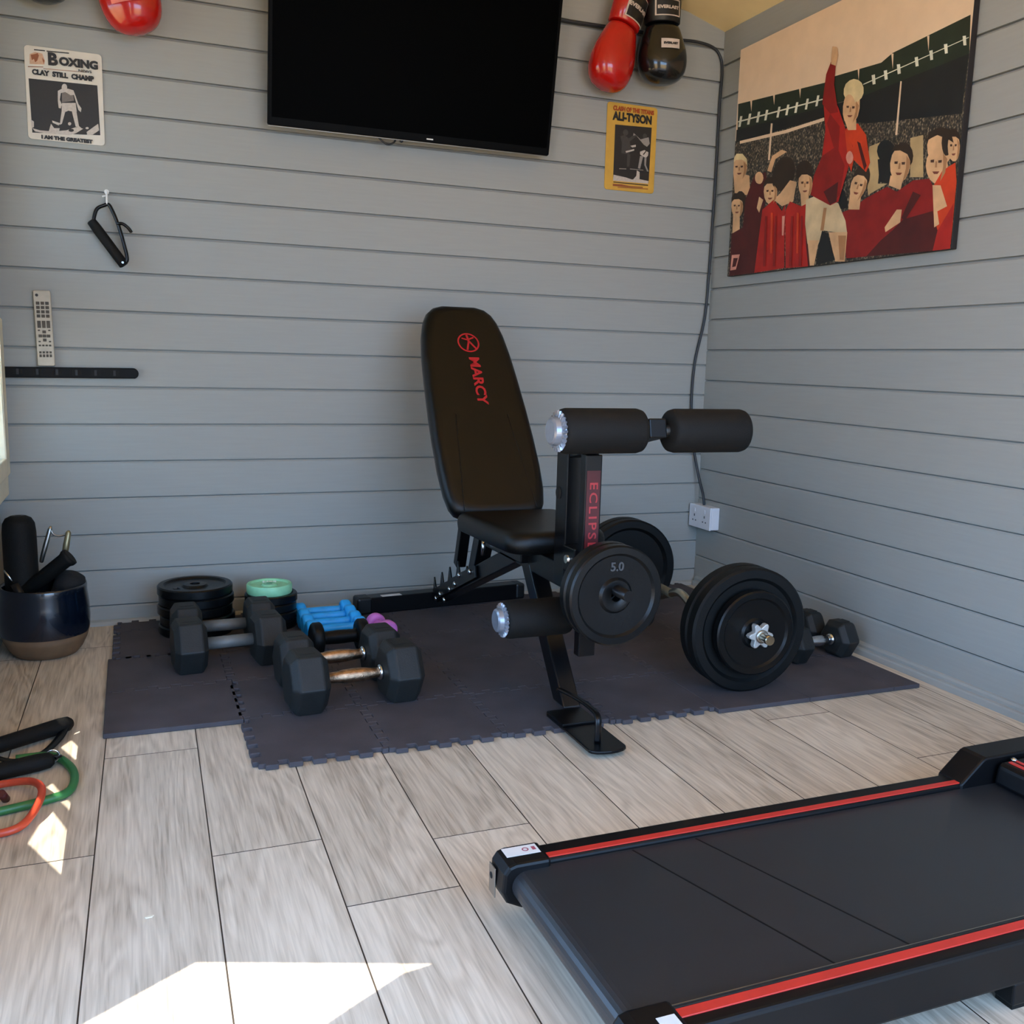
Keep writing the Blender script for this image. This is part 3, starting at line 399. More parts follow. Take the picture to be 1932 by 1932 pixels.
YELLOW_ART = [('ink', [(-0.4408, 1.721), (-0.2908, 1.7263), (-0.2933, 1.5308), (-0.4402, 1.529)]), ('bone', [(-0.4389, 1.5477), (-0.3895, 1.5429), (-0.3628, 1.5378), (-0.3364, 1.5421), (-0.2937, 1.5384), (-0.2954, 1.5288), (-0.4401, 1.5271)]), ('dgrey', [(-0.3865, 1.6993), (-0.3873, 1.6944), (-0.3901, 1.6903), (-0.3944, 1.6877), (-0.3992, 1.6872), (-0.4036, 1.6888), (-0.4068, 1.6923), (-0.4082, 1.697), (-0.4073, 1.7019), (-0.4045, 1.706), (-0.4003, 1.7086), (-0.3954, 1.7091), (-0.391, 1.7075), (-0.3878, 1.704)]), ('dgrey', [(-0.4183, 1.683), (-0.4012, 1.6885), (-0.3832, 1.6793), (-0.3578, 1.6968), (-0.353, 1.6899), (-0.3783, 1.6687), (-0.3722, 1.6359), (-0.3804, 1.624), (-0.4111, 1.6246), (-0.4108, 1.6617)]), ('dgrey', [(-0.309, 1.6945), (-0.3097, 1.6904), (-0.312, 1.687), (-0.3154, 1.6848), (-0.3193, 1.6844), (-0.323, 1.6858), (-0.3256, 1.6888), (-0.3267, 1.6927), (-0.326, 1.6968), (-0.3238, 1.7003), (-0.3203, 1.7024), (-0.3164, 1.7028), (-0.3127, 1.7014), (-0.3101, 1.6985)]), ('mgrey', [(-0.3349, 1.6807), (-0.3022, 1.6915), (-0.2965, 1.6697), (-0.307, 1.6574), (-0.3207, 1.6635), (-0.3554, 1.6934), (-0.3663, 1.6904), (-0.3646, 1.6998)]), ('bone', [(-0.3754, 1.6542), (-0.3537, 1.6601), (-0.3533, 1.6527), (-0.3685, 1.6493)]), ('bone', [(-0.3941, 1.6338), (-0.3595, 1.6447), (-0.3592, 1.6391), (-0.3916, 1.6284)]), ('bone', [(-0.3348, 1.6378), (-0.3174, 1.6452), (-0.3004, 1.6394), (-0.3009, 1.6281), (-0.3093, 1.6179), (-0.3183, 1.6208), (-0.3343, 1.6285)]), ('ink', [(-0.3063, 1.6444), (-0.3187, 1.6282), (-0.3233, 1.6296), (-0.3107, 1.644)]), ('mgrey', [(-0.334, 1.623), (-0.3208, 1.6243), (-0.3316, 1.5782), (-0.3406, 1.5793)]), ('mgrey', [(-0.3159, 1.6172), (-0.3073, 1.6218), (-0.3079, 1.5936), (-0.2956, 1.5722), (-0.3023, 1.5716), (-0.3146, 1.593)]), ('dgrey', [(-0.387, 1.6233), (-0.3739, 1.6246), (-0.376, 1.5815), (-0.387, 1.5805)]), ('bone', [(-0.3446, 1.5714), (-0.3332, 1.5668), (-0.3319, 1.5425), (-0.3583, 1.5382), (-0.3458, 1.5525)]), ('mgrey', [(-0.4172, 1.572), (-0.3888, 1.5738), (-0.3887, 1.571), (-0.4171, 1.5693)]), ('mgrey', [(-0.3735, 1.5752), (-0.3181, 1.5757), (-0.318, 1.5739), (-0.3734, 1.5724)]), ('ink', [(-0.4389, 1.5235), (-0.2952, 1.525), (-0.2955, 1.5212), (-0.4387, 1.5207)]), ('rust', [(-0.4407, 1.5159), (-0.4058, 1.5171), (-0.3748, 1.5142), (-0.3171, 1.5155), (-0.3169, 1.5117), (-0.379, 1.5091), (-0.4403, 1.5084)]), ('rust', [(-0.4206, 1.5064), (-0.2945, 1.5118), (-0.2955, 1.5089), (-0.4205, 1.5042)])]
# ================================================================ OBJECTS
BLK = mat('black_powder_coat', '#09090b', 0.3, var=0.1, spec=0.3)
RUB = mat('black_rubber', '#0b0c0c', 0.5, spec=0.22, var=0.15, scale=60, bump=0.2, bscale=400)
FOAM = mat('black_foam', '#0d0c0a', 0.7, var=0.1, spec=0.25, bump=0.4, bscale=700)
VINYL = mat('black_vinyl', '#080706', 0.33, var=0.06, spec=0.3, scale=12, bump=0.25, bscale=900)
CHROME = mat('chrome', '#d6d6d6', 0.18, 1.0, var=0.03)
STEEL = mat('brushed_steel', '#a9a6a0', 0.35, 1.0, var=0.08)
RED = mat('red_print', '#b3131f', 0.5, var=0.05)
WHITE = mat('white_label', '#dcdad6', 0.5, var=0.03)
INK = mat('black_ink', '#15120f', 0.5, var=0.05)
PLAST = mat('black_plastic', '#0b0c0d', 0.4, var=0.08)

# ---------------------------------------------------------------- foam floor mat
MATM = mat('charcoal_eva_foam', '#4b474b', 0.8, var=0.14, scale=9, bump=0.35, bscale=500, spec=0.25)
ZM = 0.012
fm = thing('foam_mat', 'dark charcoal interlocking foam gym mat with jagged puzzle edges under the weights', 'mat', (-1.0, -0.7, 0.0))
def teeth(a, b, n, out, amp=0.0105, flip=1):
    """square dovetail wave from a to b with n periods; out = outward normal"""
    a, b, o = Vector(a), Vector(b), Vector(out); d = (b - a); L = d.length; d.normalize()
    m_ = min(0.014, L * 0.1); pts = [a, a + d * m_]; per = (L - 2 * m_) / n; s = flip
    for k in range(2 * n):
        t0, t1 = m_ + k * per / 2, m_ + (k + 1) * per / 2; e = 0.0022 * s; h = amp * s
        pts += [a + d * (t0 - (e if k else 0)) + o * h, a + d * (t1 + (e if k < 2 * n - 1 else 0)) + o * h]
        s = -s
    return pts + [b - d * m_, b]
XS = [-1.868 + 0.284 * i for i in range(7)] + [-0.073]
YS = [-1.268 + 0.284 * j for j in range(5)] + [-0.024]
def seam(key, pts_fn, cache={}):
    if key not in cache: cache[key] = pts_fn()
    return cache[key]
def tile(x0, x1, y0, y1, edges, key):
    """edges: S,E,N,W each 'T' (teeth) or 'B' (plain border)"""
    pts = []
    def side(a, b, e, kk, out, n, rev):
        if e == 'B': return [Vector(a)]
        base = seam(kk, lambda: teeth(b if rev else a, a if rev else b, n, out))
        return (list(reversed(base)) if rev else list(base))[:-1]
    n1 = max(1, round((x1 - x0) / 0.057)); n2 = max(1, round((y1 - y0) / 0.057))
    pts += side((x0, y0), (x1, y0), edges[0], ('h', round(x0, 3), round(y0, 3)), (0, -1), n1, False)
    pts += side((x1, y0), (x1, y1), edges[1], ('v', round(x1, 3), round(y0, 3)), (-1, 0), n2, False)
    pts += side((x1, y1), (x0, y1), edges[2], ('h', round(x0, 3), round(y1, 3)), (0, -1), n1, True)
    pts += side((x0, y1), (x0, y0), edges[3], ('v', round(x0, 3), round(y0, 3)), (-1, 0), n2, True)
    c = Vector(((x0 + x1) / 2, (y0 + y1) / 2))
    mb = MB(); P = [Vector((p.x, p.y)) for p in pts]
    P = [p + (c - p).normalized() * 0.0007 for p in P]
    mb.prism([(p.x, p.y) for p in P], Matrix(), 0.0006, ZM)
    obj('mat_tile', mb, MATM, fm, bevel=0.0014, seg=1)
for i in range(7):
    for j in range(5):
        bx = i >= 4
        y0 = YS[j] if not (j == 0 and bx) else YS[0] - 0.018
        e = ['B' if (j == 0 and bx) else 'T', 'B' if i == 6 else 'T', 'T' if j < 4 else 'T', 'T']
        if j == 0 and bx: e[1] = 'B'; e[3] = 'B' 
        if j == 0 and i == 3: e[1] = 'B'
        tile(XS[i], XS[i + 1], y0, YS[j + 1], e, (i, j))
for j in range(1, 5):
    lo = j < 3
    x0 = -2.178 if lo else -2.158
    y0 = YS[1] - 0.010 if j == 1 else YS[j]
    tile(x0, XS[0], y0, YS[j + 1], ['B' if j == 1 else 'T', 'B' if j == 1 else 'T', 'T', 'B' if lo else 'T'], ('l', j))

# ---------------------------------------------------------------- television
tv = thing('television', 'black flat-screen television mounted tilted on the back wall', 'television', (-1.2005, -0.058, 1.574), RX(-9.5 * -1))
TW, TH = 0.945, 0.552
mb = MB(); mb.prism(rrect(-TW / 2, TW / 2, 0, TH, 0.006, 2), basis((0, 0, 0), (1, 0, 0), (0, 0, 1), (0, -1, 0)), -0.004, 0.018)
obj('bezel', mb, mat('tv_bezel', '#030303', 0.5, spec=0.06), tv, local=True, bevel=0.002)
mb = MB(); mb.box(-TW / 2 + 0.011, TW / 2 - 0.011, -0.0186, -0.0178, 0.024, TH - 0.011)
obj('screen', mb, mat('tv_screen', '#010101', 0.5, spec=0.02), tv, local=True)
mb = MB(); mb.box(-TW / 2 + 0.002, TW / 2 - 0.002, -0.010, -0.004, -0.0022, 0.0); mb.box(TW / 2, TW / 2 + 0.0016, -0.012, -0.004, 0.004, TH - 0.004)
obj('trim_strip', mb, mat('silver_trim', '#8d8a84', 0.4, 0.6), tv, local=True)
mb = MB(); mb.box(-0.30, 0.30, 0.004, 0.042, 0.10, 0.46); obj('back_housing', mb, PLAST, tv, local=True, bevel=0.008)
mb = MB(); mb.box(0.035, 0.057, -0.0190, -0.0182, 0.0085, 0.0125); obj('logo_badge', mb, WHITE, tv, local=True)
mb = MB(); mb.tube(smooth_path([(-0.13, 0.008, 0.012), (-0.115, -0.004, -0.006), (-0.09, -0.006, -0.019), (-0.068, -0.004, -0.008), (-0.062, 0.006, 0.012)]), 0.003)
mb.tube(smooth_path([(-0.055, 0.006, 0.012), (-0.045, -0.002, -0.007), (-0.035, 0.004, 0.008)]), 0.0028)
obj('cable_loop', mb, PLAST, tv, local=True)

# ---------------------------------------------------------------- tin signs
SIGNC = {'ink': '#1c1712', 'bone': '#b9ada0', 'grey': '#6d635b', 'tan': '#c39a7a', 'rust': '#8a4a20', 'dgrey': '#3a3531', 'mgrey': '#8d857c'}
def sign(name, label, x0, x1, z0, z1, face, art, texts, tilt=0.0):
    cx = (x0 + x1) / 2
    t = thing(name, label, 'sign', (cx, -0.004, z0))
    mb = MB(); mb.prism(rrect(x0, x1, z0, z1, 0.011), basis((0, 0, 0), (1, 0, 0), (0, 0, 1), (0, -1, 0)), 0.001, 0.0035)
    obj('tin_plate', mb, face, t, bevel=0.0008)
    mb = MB(); names = []
    for k, (c, pts) in enumerate(art):
        if c not in names: names.append(c)
        mb.mi = names.index(c); y = -0.0037 - 0.00004 * k
        mb.poly([(p[0], y, p[1]) for p in pts])
    obj('printed_picture', mb, [mat('sign_' + c, SIGNC[c], 0.5, var=0.12, scale=140) for c in names], t)
    for (s, size, x, z, m, bold, xs) in texts:
        mb = MB(); text_mesh(mb, s, size, basis((x, -0.0064, z), (1, 0, 0), (0, 0, 1), (0, -1, 0)), 0.0002, bold, 'CENTER', xs)
        obj('lettering', mb, m, t)
    return t
RUST = mat('rust_ink', '#a03c0c', 0.5)
SF = mat('cream_tin', '#cfc5b4', 0.42, var=0.06, scale=20)
YF = mat('mustard_tin', '#c89a3a', 0.45, var=0.08, scale=25)
sign('boxing_sign', 'cream tin boxing magazine sign with black lettering and a boxer picture, upper left', -2.3462, -2.1405, 1.4733, 1.7310, SF, POSTER_ART,
     [('B', 0.046, -2.2725, 1.6985, INK, 0.0022, 1.0), ('OXING', 0.030, -2.203, 1.6965, INK, 0.0018, 1.05), ('NEWS', 0.010, -2.187, 1.6775, INK, 0.0002, 1.3),
      ('CLAY  STILL  CHAMP', 0.0185, -2.246, 1.6585, INK, 0.0012, 0.95), ('I AM THE GREATEST', 0.0135, -2.243, 1.4812, INK, 0.0010, 1.12)])
sign('fight_poster_sign', 'mustard yellow tin fight poster sign below the red and black gloves', -0.4744, -0.2701, 1.4950, 1.7964, YF, YELLOW_ART,
     [('CLASH OF THE TITANS', 0.0205, -0.369, 1.7760, RUST, 0.0010, 0.78), ('ALI-TYSON', 0.0385, -0.372, 1.7485, INK, 0.0020, 0.82)])

# ---------------------------------------------------------------- canvas picture
ART = {'cream': '#e2c3a0', 'green': '#1f2a1b', 'dark': '#151818', 'white': '#d8d4bb', 'tan': '#b59a6c', 'skin': '#d3a678', 'hair': '#2c2014', 'maroon': '#4a120f',
       'red': '#a81d13', 'red2': '#861510', 'orange': '#c43a14', 'pink': '#d9927c', 'cloth': '#c9b088', 'blond': '#dcc48f', 'shade': '#4a2f20', 'shade2': '#7a3f2e', 'tan2': '#a9794f'}
cp = thing('canvas_print', 'large canvas print of red-shirted footballers carrying a teammate, on right wall', 'picture', (-0.001, -0.685, 1.198))
def crowd_mat():
    m = bpy.data.materials.new('printed_crowd'); m.use_nodes = True
    n = m.node_tree.nodes; l = m.node_tree.links; b = n['Principled BSDF']
    t = n.new('ShaderNodeTexCoord'); mp = n.new('ShaderNodeMapping'); mp.inputs['Scale'].default_value = (60, 190, 130); l.new(t.outputs['Object'], mp.inputs[0])
    v = n.new('ShaderNodeTexNoise'); v.inputs['Scale'].default_value = 1.0; v.inputs['Detail'].default_value = 3; l.new(mp.outputs[0], v.inputs['Vector'])
    cr = n.new('ShaderNodeValToRGB'); e = cr.color_ramp.elements
    e[0].position = 0.42; e[0].color = lin('#22211d'); e[1].position = 0.72; e[1].color = lin('#a8987a'); k = e.new(0.56); k.color = lin('#4d4437')
    l.new(v.outputs['Fac'], cr.inputs[0]); l.new(cr.outputs[0], b.inputs['Base Color']); b.inputs['Roughness'].default_value = 0.6
    return m
mb = MB(); mb.box(-0.0225, -0.002, -1.198, -0.144, 1.201, 1.992)
obj('stretched_canvas', mb, mat('canvas_side', '#17100e', 0.7), cp, bevel=0.002)
mb = MB(); names = ['cream', 'crowd']
def cpoly(pts, k):
    pts = [(min(1.1975, max(0.1445, a)), min(1.9915, max(1.2015, z))) for a, z in pts]
    out = []
    for p in pts:
        if not out or (abs(p[0] - out[-1][0]) + abs(p[1] - out[-1][1])) > 5e-4: out.append(p)
    if len(out) > 2: mb.poly([(-0.0227 - 0.00002 * k, -a, z) for a, z in out])
cpoly([(0.1445, 1.2015), (1.1975, 1.2015), (1.1975, 1.9915), (0.1445, 1.9915)], 0)
mb.mi = 1; cpoly([(0.1445, 1.2015), (1.1975, 1.2015), (1.1975, 1.70), (0.7, 1.68), (0.1445, 1.68)], 1)
for k, (c, pts) in enumerate(CANVAS_ART):
    if c not in names: names.append(c)
    mb.mi = names.index(c); cpoly(pts, k + 2)
obj('printed_picture', mb, [crowd_mat() if c == 'crowd' else mat('print_' + c, ART[c], 0.6, var=0.04 if c == 'cream' else 0.2, scale=16) for c in names], cp)

# ---------------------------------------------------------------- boxing gloves
def glove(name, label, loc, rot, body, cuffm, texts, kind):
    t = thing(name, label, 'boxing glove', loc, rot, 'boxing gloves hung on the back wall')
    mb = MB()
    prof = [(0.0, 0.012, 0.012, 0), (0.004, 0.034, 0.030, 0), (0.018, 0.058, 0.050, 0), (0.045, 0.074, 0.062, 0.0), (0.085, 0.080, 0.064, 0.0), (0.125, 0.078, 0.058, 0.0),
            (0.165, 0.068, 0.050, 0.0), (0.20, 0.058, 0.043, 0.0), (0.225, 0.052, 0.040, 0.0)]
    rings = []
    for z, rx, ry, dx in prof:
        rings.append([(dx + rx * math.cos(2 * PI * k / 24), ry * math.sin(2 * PI * k / 24), z) for k in range(24)])
    mb.loft(rings); obj('mitt', mb, body, t, local=True, sub=1)
    mb = MB(); th = smooth_path([(0.050, -0.010, 0.185), (0.074, -0.022, 0.150), (0.080, -0.026, 0.110), (0.072, -0.028, 0.075), (0.060, -0.026, 0.055)], 4)
    if kind in ('r', 'r2', 'b'): th = [Vector((p.x * 0.55, 0.028, p.z)) for p in th]
    n = len(th)
    rs = []
    for i, p in enumerate(th):
        q = i / (n - 1); rad = 0.024 * (1 - 0.25 * abs(2 * q - 1) ** 2) * (0.35 if i in (0, n - 1) else 1)
        rs.append([p + Vector((rad * math.cos(2 * PI * k / 14), 0, 0)) * 1 + Vector((0, rad * math.sin(2 * PI * k / 14), 0)) for k in range(14)])
    mb.loft(rs); obj('thumb', mb, body, t, local=True, sub=1)
    mb = MB(); rings = []
    for z, rx, ry in [(0.222, 0.052, 0.040), (0.226, 0.056, 0.043), (0.30, 0.060, 0.044), (0.335, 0.061, 0.044), (0.338, 0.057, 0.040)]:
        rings.append([(rx * math.cos(2 * PI * k / 24), ry * math.sin(2 * PI * k / 24), z) for k in range(24)])
    mb.loft(rings); cuff = obj('cuff', mb, cuffm, t, local=True)
    def wrap(z, rx, ry, x):   # point on the glove's front (-y) surface
        x = max(-rx * 0.98, min(rx * 0.98, x)); return -ry * math.sqrt(max(0.0, 1 - (x / rx) ** 2))
    for (s, z0, z1, w, rx, ry, border, size, face, inkm) in texts:
        mb = MB(); N = 8
        rr = []
        for j in range(5):
            z = z0 + (z1 - z0) * j / 4
            rr.append([(-w / 2 + w * k / N, wrap(z, rx, ry, -w / 2 + w * k / N) - 0.0016, z) for k in range(N + 1)])
        for j in range(4):
            for k in range(N): mb.poly([rr[j][k], rr[j][k + 1], rr[j + 1][k + 1], rr[j + 1][k]])
        if border:
            mb.mi = 1; b = 0.004
            for (xa, xb, za, zb) in ((-w / 2 + b, w / 2 - b, z0 + b, z1 - b),):
                for k in range(N):
                    a = xa + (xb - xa) * k / N; c = xa + (xb - xa) * (k + 1) / N
                    mb.poly([(a, wrap(0, rx, ry, a) - 0.0021, za), (c, wrap(0, rx, ry, c) - 0.0021, za), (c, wrap(0, rx, ry, c) - 0.0021, zb), (a, wrap(0, rx, ry, a) - 0.0021, zb)])
        lb = obj('label_patch', mb, [face, inkm], t, local=True)
        mb = MB(); text_mesh(mb, s, size, basis((0, 0, (z0 + z1) / 2), (1, 0, 0), (0, 0, 1), (0, -1, 0)), 0.0002, 0.0008)
        for v in mb.bm.verts: v.co.y = wrap(0, rx, ry, v.co.x) - 0.0027 - (0.0002 if v.co.y < 0 else 0)
        obj('lettering', mb, face if border else inkm, t, local=True)
    mb = MB(); mb.tube(smooth_path([(-0.02, 0.03, 0.33), (-0.012, 0.034, 0.40), (0, 0.035, 0.435), (0.012, 0.034, 0.40), (0.02, 0.03, 0.33)]), 0.003, 8)
    obj('hanging_loop', mb, mat('white_cord', '#b5b0a8', 0.8), t, local=True)
    return t
RL = mat('red_leather', '#b5140c', 0.22, var=0.1, scale=10, bump=0.25, bscale=60, coat=0.4)
BL = mat('black_leather', '#12110f', 0.2, var=0.1, scale=10, bump=0.25, bscale=60, coat=0.4)
BC = mat('black_cuff_leather', '#080808', 0.4)
CR = mat('cream_patch', '#c9b7a8', 0.5); PK = mat('salmon_patch', '#e07a6a', 0.5)
glove('boxing_glove', 'glossy red boxing glove beside the black glove, right of the television', (-0.530, -0.080, 1.812), RY(17) @ RZ(24) @ Matrix.Diagonal((1.14, 1.14, 1.0)), RL, RL,
      [('EVERLAST', 0.235, 0.325, 0.085, 0.0605, 0.044, True, 0.018, CR, INK)], 'r')
glove('boxing_glove', 'glossy black boxing glove hanging right of the red glove, near the corner', (-0.300, -0.080, 1.853), RY(-3) @ RZ(-4) @ Matrix.Diagonal((1.16, 1.16, 0.90)), BL, BC,
      [('EVERLAST', 0.240, 0.300, 0.082, 0.0605, 0.044, True, 0.0155, CR, INK), ('EVERLAST', 0.118, 0.152, 0.060, 0.0775, 0.0585, False, 0.0105, CR, INK)], 'b')
glove('boxing_glove', 'red boxing glove cut by the top edge, above and right of the cream boxing sign', (-2.035, -0.075, 1.780), RY(-14) @ RZ(-6) @ Matrix.Scale(1.1, 3), RL, RL,
      [('EVERLAST', 0.065, 0.112, 0.092, 0.077, 0.064, False, 0.017, PK, RL)], 'r2')
glove('boxing_glove', 'black boxing glove whose tip shows at the top left edge', (-2.275, -0.075, 1.829), RY(-6), BL, BC, [], 'b2')

# ---------------------------------------------------------------- hook with hanging pull handle
hk = thing('wall_hook', 'small white wall hook holding the black pull handle', 'hook', (-2.140, -0.004, 1.32))
mb = MB(); mb.cyl((-2.141, 0.004, 1.342), (-2.141, -0.004, 1.342), 0.007, 12); obj('hook_plate', mb, WHITE, hk)
mb = MB(); mb.tube(smooth_path([(-2.141, -0.002, 1.345), (-2.141, -0.010, 1.325), (-2.141, -0.018, 1.306), (-2.141, -0.030, 1.302), (-2.141, -0.034, 1.316)]), 0.003, 8)
mb.tube([(-2.141, -0.006, 1.331), (-2.153, -0.012, 1.326)], 0.0025, 8); obj('hook_arm', mb, WHITE, hk)
ph = thing('pull_handle', 'black resistance pull handle hanging from the white wall hook', 'exercise handle', (-2.14, -0.03, 1.12))
mb = MB(); A = Vector((-2.187, -0.030, 1.252)); B = Vector((-2.098, -0.030, 1.126)); d = B - A
mb.lathe(A, d, [(0, 0.010), (0.002, 0.0135), (0.03, 0.015), (d.length - 0.03, 0.015), (d.length - 0.002, 0.0145), (d.length, 0.010)], 20)
obj('grip', mb, FOAM, ph)
mb = MB(); mb.tube(smooth_path([A + Vector((0.006, -0.004, -0.006)), (-2.170, -0.030, 1.285), (-2.146, -0.027, 1.300), (-2.139, -0.027, 1.303), (-2.130, -0.030, 1.292), (-2.112, -0.034, 1.245), (-2.098, -0.036, 1.19), (-2.090, -0.034, 1.145), B + Vector((-0.002, -0.003, 0.006))]), 0.003, 8, flat=(0.0075, 0.0055))
obj('strap', mb, BLK, ph)
mb = MB(); mb.tube(smooth_path([(-2.113, -0.034, 1.247), (-2.10, -0.038, 1.248), (-2.085, -0.036, 1.238), (-2.076, -0.032, 1.226)]), 0.0055, 10, flat=(0.011, 0.005))
obj('strap_end', mb, BLK, ph)
mb = MB(); mb.cyl(B + Vector((-0.005, -0.0135, 0.008)), B + Vector((-0.005, -0.0165, 0.008)), 0.0035, 10); obj('rivet', mb, CHROME, ph)

# ---------------------------------------------------------------- slotted wall rack + remote
rk = thing('slotted_rack', 'black slotted rack strip screwed to the back wall under the remote', 'rack', (-2.24, -0.012, 0.783))
pts = [(-2.462, 0.783), (-2.085, 0.786)] + [(-2.085 + 0.0165 * math.sin(a), 0.8015 - 0.0165 * math.cos(a)) for a in [PI * k / 10 for k in range(1, 10)]] + [(-2.085, 0.818), (-2.462, 0.815)]
mb = MB(); mb.prism(pts, basis((0, 0, 0), (1, 0, 0), (0, 0, 1), (0, -1, 0)), 0.0005, 0.020); obj('rail', mb, mat('rack_black', '#050505', 0.6, spec=0.2), rk, bevel=0.003)
SLOT = mat('slot_black', '#020202', 0.9); GS = mat('rack_face_grey', '#161616', 0.6)
for i in range(6):
    x = -2.405 + i * 0.0535
    mb = MB(); mb.box(x - 0.013, x + 0.013, -0.0212, -0.0195, 0.793, 0.810); s = obj('slot', mb, SLOT, rk)
    mb = MB(); mb.box(x - 0.004, x + 0.003, -0.0225, -0.0205, 0.793, 0.810); obj('slot_web', mb, GS, s)
rm = thing('remote_control', 'beige television remote leaning on the wall above the black rack', 'remote', (-2.326, -0.014, 0.8195), RY(-1.2) @ RX(-2))
mb = MB(); mb.prism(rrect(-0.0235, 0.0235, 0, 0.222, 0.005), basis((0, 0, 0), (1, 0, 0), (0, 0, 1), (0, -1, 0)), -0.008, 0.010); obj('case', mb, mat('remote_beige', '#b7ad9a', 0.5), rm, local=True, bevel=0.003)
BTN = mat('remote_button', '#4a4236', 0.6)
def btn(x0, x1, z0, z1):
    mb = MB(); mb.box(x0, x1, -0.0122, -0.0096, z0, z1); obj('button', mb, BTN, rm, local=True, bevel=0.0006, seg=1)
for r_ in range(4):
    for c_ in range(3): btn(-0.017 + c_ * 0.0125, -0.0075 + c_ * 0.0125, 0.180 - r_ * 0.0125, 0.189 - r_ * 0.0125)
for c_ in range(3): btn(-0.017 + c_ * 0.0125, -0.0075 + c_ * 0.0125, 0.112, 0.133)
for x, z in ((-0.014, 0.105), (0.014, 0.105), (-0.014, 0.072), (0.014, 0.072)): btn(x - 0.003, x + 0.003, z - 0.002, z + 0.002)
for x, z in ((0, 0.1005), (0, 0.0765), (-0.011, 0.0885), (0.011, 0.0885), (0, 0.0885)): btn(x - 0.0048, x + 0.0048, z - 0.0042, z + 0.0042)
for c_ in range(4): btn(-0.017 + c_ * 0.0092, -0.011 + c_ * 0.0092, 0.058, 0.063); btn(-0.017 + c_ * 0.0092, -0.011 + c_ * 0.0092, 0.026, 0.034); btn(-0.017 + c_ * 0.0092, -0.011 + c_ * 0.0092, 0.037, 0.043)
mb = MB(); mb.cyl((-0.0135, -0.0095, 0.208), (-0.0135, -0.0120, 0.208), 0.0042, 14); obj('power_button', mb, INK, rm, local=True)

# ---------------------------------------------------------------- socket and cables
sb = thing('power_socket', 'white double power socket box low on the right wall near the corner', 'socket', (-0.001, -0.083, 0.243))
PW = mat('white_plastic', '#d9d9dc', 0.4, var=0.02)
mb = MB(); mb.box(-0.036, -0.0005, -0.156, -0.010, 0.246, 0.333); obj('back_box', mb, PW, sb, bevel=0.003)
mb = MB(); mb.box(-0.044, -0.0362, -0.157, -0.009, 0.245, 0.334); obj('face_plate', mb, PW, sb, bevel=0.002)
for yy in (-0.118, -0.048):
    mb = MB()
    mb.box(-0.0448, -0.0438, yy - 0.003, yy + 0.003, 0.288, 0.297); mb.box(-0.0448, -0.0438, yy - 0.0135, yy - 0.0065, 0.270, 0.275); mb.box(-0.0448, -0.0438, yy + 0.0065, yy + 0.0135, 0.270, 0.275)
    obj('pin_holes', mb, mat('pin_hole', '#5b5b60', 0.7), sb)
    mb = MB(); mb.box(-0.0465, -0.0435, yy - 0.005, yy + 0.005, 0.305, 0.320); obj('rocker_switch', mb, PW, sb, bevel=0.001)
CAB = mat('dark_cable', '#26272a', 0.5)
mb = MB(); mb.tube(smooth_path([(-0.190, -0.007, 2.040), (-0.12, -0.007, 2.043), (-0.055, -0.008, 2.034), (-0.022, -0.009, 2.008), (-0.009, -0.010, 1.955), (-0.012, -0.010, 1.83), (-0.011, -0.010, 1.585), (-0.013, -0.010, 1.40), (-0.016, -0.010, 1.214),
    (-0.024, -0.010, 1.054), (-0.056, -0.010, 0.892), (-0.063, -0.010, 0.749), (-0.055, -0.012, 0.62), (-0.042, -0.016, 0.541), (-0.026, -0.035, 0.44), (-0.020, -0.062, 0.375), (-0.020, -0.075, 0.334)], 8), 0.0052, 10)
tag(rebase(obj('power_cable', mb, CAB), (-0.02, -0.075, 0.334)), 'dark cable running down the wall corner into the white socket', 'cable')
mb = MB(); mb.tube(smooth_path([(-0.75, -0.008, 2.049), (-0.666, -0.008, 2.040), (-0.57, -0.008, 2.040), (-0.45, -0.008, 2.042), (-0.32, -0.008, 2.043), (-0.192, -0.007, 2.040)]), 0.0065, 10)
tag(rebase(obj('television_cable', mb, CAB), (-0.75, -0.008, 2.049)), 'dark cable running from television behind the gloves', 'cable')
# ---------------------------------------------------------------- weight bench
BX = -1.10
bn = thing('weight_bench', 'black adjustable weight bench with leg developer and red lettering, centre of the mat', 'weight bench', (BX, -0.7, ZM))
def pad(outline_fn, o, X, Y, N_, thick, edge, name, m):
    """outline_fn(inset) -> list of 2D points; front surface at local z=0, going back to -thick"""
    M = basis(o, X, Y, N_); mb = MB(); rings = []
    for z, ins in ((-thick, 0.010), (-thick + 0.006, 0.002), (-thick * 0.55, 0.0), (-0.022, 0.001), (-0.012, 0.004), (-0.005, 0.010), (-0.0015, 0.018), (0.0, edge)):
        rings.append([M @ Vector((p[0], p[1], z)) for p in outline_fn(ins)])
    mb.loft(rings); return obj(name, mb, m, bn)
def back_outline(ins):
    prof = [(0.0, 0.085), (0.004, 0.115), (0.015, 0.136), (0.035, 0.147), (0.08, 0.156), (0.16, 0.161), (0.26, 0.161), (0.36, 0.158), (0.46, 0.153), (0.56, 0.146), (0.64, 0.136), (0.69, 0.124), (0.72, 0.110), (0.74, 0.090), (0.75, 0.060)]
    c = 0.375; L = []
    for y, w in prof: L.append((w - ins, c + (y - c) * (1 - ins / 0.375)))
    return L + [(-x, y) for x, y in reversed(L)]
ca, sa = 0.575, 0.818
BO = Vector((BX - 0.004, -0.69, 0.435)); BN = Vector((0, -sa, ca)); BD = Vector((0, ca, sa))
bk_ = pad(back_outline, BO, (1, 0, 0), BD, BN, 0.055, 0.030, 'backrest', VINYL)
Mb = basis(BO, (1, 0, 0), BD, BN)
